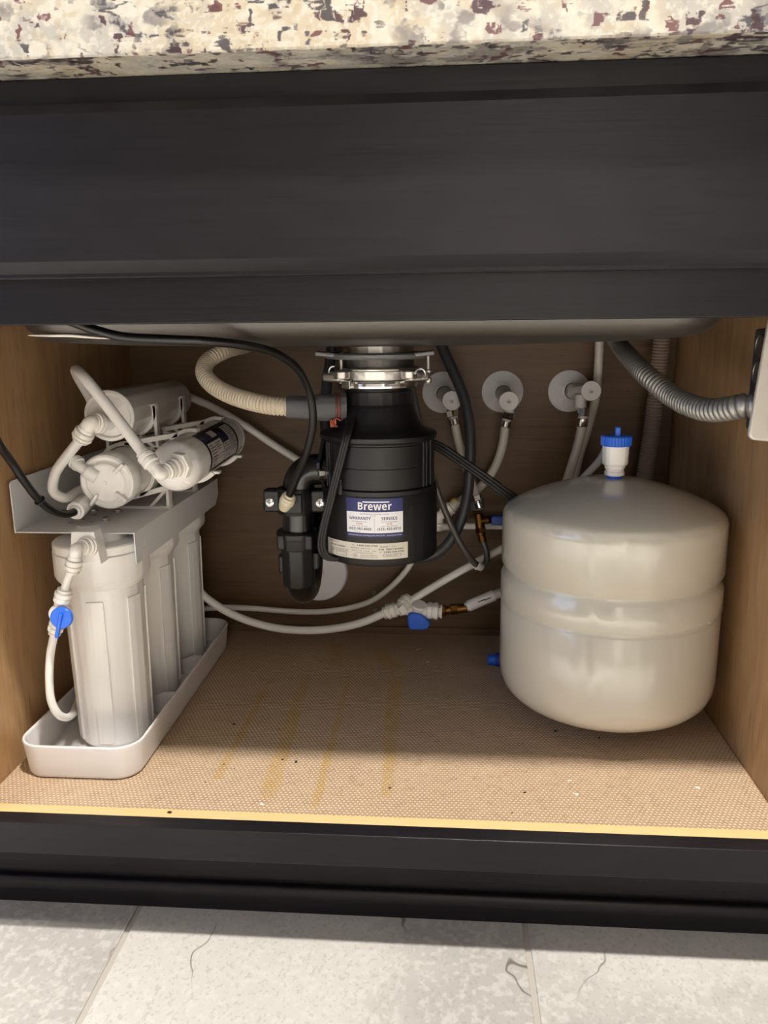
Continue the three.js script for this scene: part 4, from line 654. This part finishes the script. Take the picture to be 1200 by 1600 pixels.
// white tubes along the back
{
  const cA = [[-0.3249, 0.1223, -0.47], [-0.3074, 0.0988, -0.47], [-0.2802, 0.0775, -0.47], [-0.2392, 0.0574, -0.47], [-0.1925, 0.0451, -0.47], [-0.14, 0.0425, -0.468], [-0.0875, 0.049, -0.465], [-0.0457, 0.0625, -0.46], [-0.0128, 0.0788, -0.458]];
  solo('water_tube', 'thicker white tube sagging low along the cabinet floor to the blue handled tee', 'tube', sweep(cA, 0.0064, { m: 18 }), M.tubeWhite, cA[4], 'white tubes along the back');
  const cB = [[-0.3485, 0.0491, -0.53], [-0.3259, 0.0541, -0.53], [-0.2925, 0.057, -0.53], [-0.2388, 0.0538, -0.535], [-0.185, 0.0483, -0.54], [-0.1301, 0.0481, -0.54], [-0.0808, 0.0558, -0.54], [-0.0422, 0.0707, -0.535], [-0.0094, 0.0964, -0.53], [0.0143, 0.1237, -0.525], [0.0282, 0.1461, -0.52], [0.0444, 0.185, -0.5]];
  solo('water_tube', 'thin white tube along the back rising to behind the waste disposer', 'tube', sweep(cB, 0.0048, { m: 16 }), M.tubeWhite, cB[4], 'white tubes along the back');
  const cC = [[0.0254, 0.0961, -0.462], [0.0653, 0.1187, -0.475], [0.1055, 0.1404, -0.485], [0.1458, 0.1611, -0.495], [0.1862, 0.1819, -0.505], [0.2271, 0.2078, -0.52]];
  solo('water_tube', 'straight white tube slanting up from the tee to behind the cream tank', 'tube', sweep(cC, 0.0062, { m: 18 }), M.tubeWhite, cC[2], 'white tubes along the back');
  const cD = [[-0.3369, 0.424, -0.475], [-0.3155, 0.4121, -0.5], [-0.2845, 0.3911, -0.53], [-0.2478, 0.3657, -0.545], [-0.208, 0.3368, -0.55], [-0.1562, 0.3031, -0.55], [-0.1043, 0.266, -0.55], [-0.0409, 0.2319, -0.545]];
  solo('water_tube', 'white tube slanting down behind the canisters and the black drain elbow', 'tube', sweep(cD, 0.0062, { m: 18 }), M.tubeWhite, cD[2], 'white tubes along the back');
  const cE = [[0.3116, 0.5242, -0.53], [0.312, 0.4959, -0.53], [0.3132, 0.4526, -0.535], [0.3123, 0.4083, -0.54], [0.3057, 0.3621, -0.552], [0.2935, 0.3105, -0.555], [0.2858, 0.253, -0.555]];
  solo('water_tube', 'white tube dropping from the sink behind the valve above the tank', 'tube', sweep(cE, 0.0066, { m: 18 }), M.supply, cE[2], 'white tubes along the back');
  const cF = [[0.319, 0.3384, -0.47], [0.3124, 0.3195, -0.48], [0.2999, 0.2964, -0.5], [0.28, 0.2652, -0.52]];
  solo('water_tube', 'short white tube peeping out behind the blue capped tank valve', 'tube', sweep(cF, 0.0058, { m: 16 }), M.tubeWhite, cF[2], 'white tubes along the back');
  const cG = [[0.0435, 0.1974, -0.53], [0.0746, 0.1998, -0.53], [0.1159, 0.2023, -0.53], [0.1467, 0.2026, -0.53], [0.1877, 0.2029, -0.53]];
  solo('water_tube', 'level white tube behind the brass tee and the grey hose', 'tube', sweep(cG, 0.0055, { m: 16 }), M.tubeWhite, cG[2], 'white tubes along the back');
  const q = [[0.4054, 0.5185, -0.53], [0.4038, 0.4856, -0.53], [0.4018, 0.4282, -0.53], [0.3985, 0.3597, -0.53], [0.3921, 0.2893, -0.53], [0.388, 0.2276, -0.53]];
  solo('corrugated_hose', 'faded ribbed hose standing in the shadow of the back right corner', 'hose', sweep(q, 0.012, { n: 500, m: 20, rf: (t, s) => 0.0125 + 0.0009 * Math.sin(s * 2 * Math.PI / 0.0045) }), M.fadedHose, q[2]);
}
// tee with the blue tap in front of the back wall
{
  const a = [-0.0148, 0.0777, -0.458], b = [0.0177, 0.0899, -0.455], c = [0.0408, 0.0858, -0.453], e = [0.0697, 0.0845, -0.452], f = [0.1094, 0.0904, -0.452];
  const t = thing('blue_tap_tee', 'white push-fit tee with a blue tap handle low on the back wall', 'pipe fitting', c);
  part('tee_body', [collet(lerp3(a, b, 0.75), unit(b, a), 0.0112, 0.026), cyl(lerp3(a, b, 0.5), e, 0.0078, 20), collet([0.0116, 0.0874, -0.456], unit(b, [0.0254, 0.0961, -0.462]), 0.0118, 0.022), cyl([0.0106, 0.0926, -0.456], [0.0196, 0.0822, -0.456], 0.0112, 24), rev(c, [0.1, 1, 0.4], [[0, -0.012], [0.0105, -0.012], [0.012, -0.009], [0.012, 0.009], [0.0105, 0.011], [0, 0.0115]], 28), collet(lerp3(c, e, 0.2), unit(c, e), 0.0125, 0.03)], M.fitWhite, t);
  const h = new THREE.Shape(); h.moveTo(-0.013, 0.008); h.quadraticCurveTo(-0.002, 0.014, 0.008, 0.006); h.lineTo(0.0165, -0.004); h.quadraticCurveTo(0.016, -0.012, 0.006, -0.0125); h.lineTo(-0.01, -0.012); h.quadraticCurveTo(-0.014, -0.008, -0.013, 0.008);
  const g = extrudeZ(h, 0, 0.014, 0.0022); const p = [0.0389, 0.0728, -0.448]; part('handle', mv(g, p[0], p[1], p[2] - 0.003), M.blue, t, 'blue tap handle');
  part('brass_end', [hex(lerp3(e, f, 0.0), unit(e, f), 0.0092, 0.013), cyl(e, f, 0.0065, 18), hex(lerp3(e, f, 0.5), unit(e, f), 0.0085, 0.012), cyl(lerp3(e, f, 0.75), lerp3(e, f, 1.15), 0.0078, 18)], M.brass, t, 'dark brass end nuts');
}
// white elbow and yellow nut behind the disposer
{
  const a = [0.1031, 0.2435, -0.53], b = [0.0745, 0.2201, -0.53], d = unit(a, b), t = thing('elbow_fitting', 'white elbow fitting with a yellow ring half hidden behind the waste disposer', 'pipe fitting', a);
  part('yellow_ring', ring([0.0959, 0.2408, -0.528], [-0.6, -0.2, 1], 0.0068, 0.0018), M.yellow, t);
  part('elbow_body', [cyl(a, b, 0.0075, 20), collet(lerp3(a, b, 0.3), d, 0.0105, 0.02), ...elbow([0.0704, 0.219, -0.53], [0.75, 0.45, 0], 0.014, [-0.1, -1, 0], 0.024, 0.0095)], M.fitWhite, t);
}
// blue plug on the floor behind the tank
{
  const a = [0.1747, 0.0447, -0.44], b = [0.1471, 0.0463, -0.44], d = unit(a, b), y = 0.0108;
  const A = [a[0], y, a[2]], B = [b[0], y, b[2]], t = thing('blue_plug', 'small blue plastic plug lying on the liner behind the cream tank', 'plug', A);
  part('plug_body', rev(A, unit(A, B), [[0, 0], [0.0105, 0], [0.0108, 0.001], [0.0108, 0.014], [0.0095, 0.016], [0, 0.016]], 28), M.blueDark, t);
  part('plug_tip', rev(add3(A, unit(A, B), 0.0155), unit(A, B), [[0, 0], [0.0085, 0], [0.0078, 0.0105], [0.007, 0.0115], [0.0, 0.0115]], 24), M.blue, t); void d;
}
// round clean-out cover on the back wall
{
  const c = [-0.1356, 0.1113, -0.566], t = thing('cleanout_cover', 'large round grey cover plate with a centre screw behind the black drain trap', 'cover plate', [c[0], c[1], -0.57]);
  part('cover', rev([c[0], c[1], -0.57], [0, 0, 1], [[0, 0.0003], [0.0508, 0.0003], [0.0515, 0.002], [0.0505, 0.009], [0.0485, 0.011], [0.012, 0.0113], [0.0095, 0.0095], [0.0, 0.0095]], 64, 0.5), M.greyPlastic, t);
  part('screw', rev([c[0], c[1], -0.5605], [0, 0, 1], [[0, 0], [0.0058, 0], [0.0052, 0.002], [0.0028, 0.003], [0.0026, 0.0018], [0, 0.0018]], 24), M.zinc, t);
  for (const [p, l] of [[[-0.0409, 0.0735, -0.57], 'just above the thin white tube'], [[-0.0391, 0.0423, -0.57], 'between the two sagging white tubes'], [[0.0512, 0.0749, -0.57], 'above the blue handled tee']]) solo('wall_screw', 'small dark screw head in the back panel ' + l, 'screw', rev(p, [0, 0, 1], [[0, 0], [0.0042, 0], [0.0038, 0.0015], [0.0015, 0.0022], [0, 0.0018]], 18), M.castGrey, p, 'screws in the back panel');
}
// outlet box on the right side panel and its flexible conduit
{
  const X0 = 0.394, X1 = 0.4335, Y0 = 0.408, Y1 = 0.51, Z0 = -0.134, Z1 = -0.095;
  const t = thing('outlet_box', 'grey steel electrical box with a pale cover plate on the right side panel', 'electrical box', [X1, (Y0 + Y1) / 2, (Z0 + Z1) / 2]);
  t.rotation.set(-0.05, 0, -0.03);
  part('box_body', box([X0, Y0, Z0], [X1, Y1, Z1], 0.003), M.boxSteel, t);
  for (const y of [0.4925, 0.4655, 0.437]) part('knockout', [ring([X0 - 0.0002, y, Z0 + 0.0195], [-1, 0, 0], 0.0112, 0.0009, Math.PI * 0.8, Math.PI * 0.55), ring([X0 - 0.0002, y, Z0 + 0.0195], [-1, 0, 0], 0.0112, 0.0009, Math.PI * 0.8, Math.PI * 1.6), rev([X0, y, Z0 + 0.0195], [-1, 0, 0], [[0, 0], [0.0108, 0], [0.0104, 0.0005], [0, 0.0005]], 28)], M.zinc, t);
  const s = new THREE.Shape(), a = X0 - 0.0045, b = 0.432, c = Y0 - 0.008, d = Y1 + 0.008, r = 0.005; s.moveTo(a + r, c); s.lineTo(b - r, c); s.absarc(b - r, c + r, r, -Math.PI / 2, 0); s.lineTo(b, d - r); s.absarc(b - r, d - r, r, 0, Math.PI / 2); s.lineTo(a + r, d); s.absarc(a + r, d - r, r, Math.PI / 2, Math.PI); s.lineTo(a, c + r); s.absarc(a + r, c + r, r, Math.PI, Math.PI * 1.5);
  const cp = extrudeZ(s, Z1 - 0.001, Z1 + 0.0055, 0.0022); cp.translate(-0.4, -Y0, 0); cp.rotateZ(-0.07); cp.translate(0.3955, Y0 + 0.001, 0);
  part('cover_plate', cp, M.plate, t, 'pale rounded steel cover plate');
  const e = [X0 - 0.0005, 0.434, -0.114];
  const P = [e, add3(e, [-1, -0.05, -0.3], 0.009), [0.3762, 0.4296, -0.13], [0.365, 0.4252, -0.155], [0.355, 0.4263, -0.195], [0.3444, 0.4357, -0.25], [0.3295, 0.4535, -0.295], [0.3261, 0.4724, -0.38], [0.3338, 0.4914, -0.505], [0.3185, 0.5195, -0.53]];
  solo('flexible_conduit', 'ribbed grey metal conduit curving from the electrical box up behind the sink', 'conduit', sweep(P, 0.0108, { n: 1800, m: 24, rf: (q, s) => 0.0094 + 0.0036 * Math.sqrt(Math.abs(Math.sin(s * Math.PI / 0.0067))) }), M.conduit, P[0]);
}
renderer.render(scene, camera);
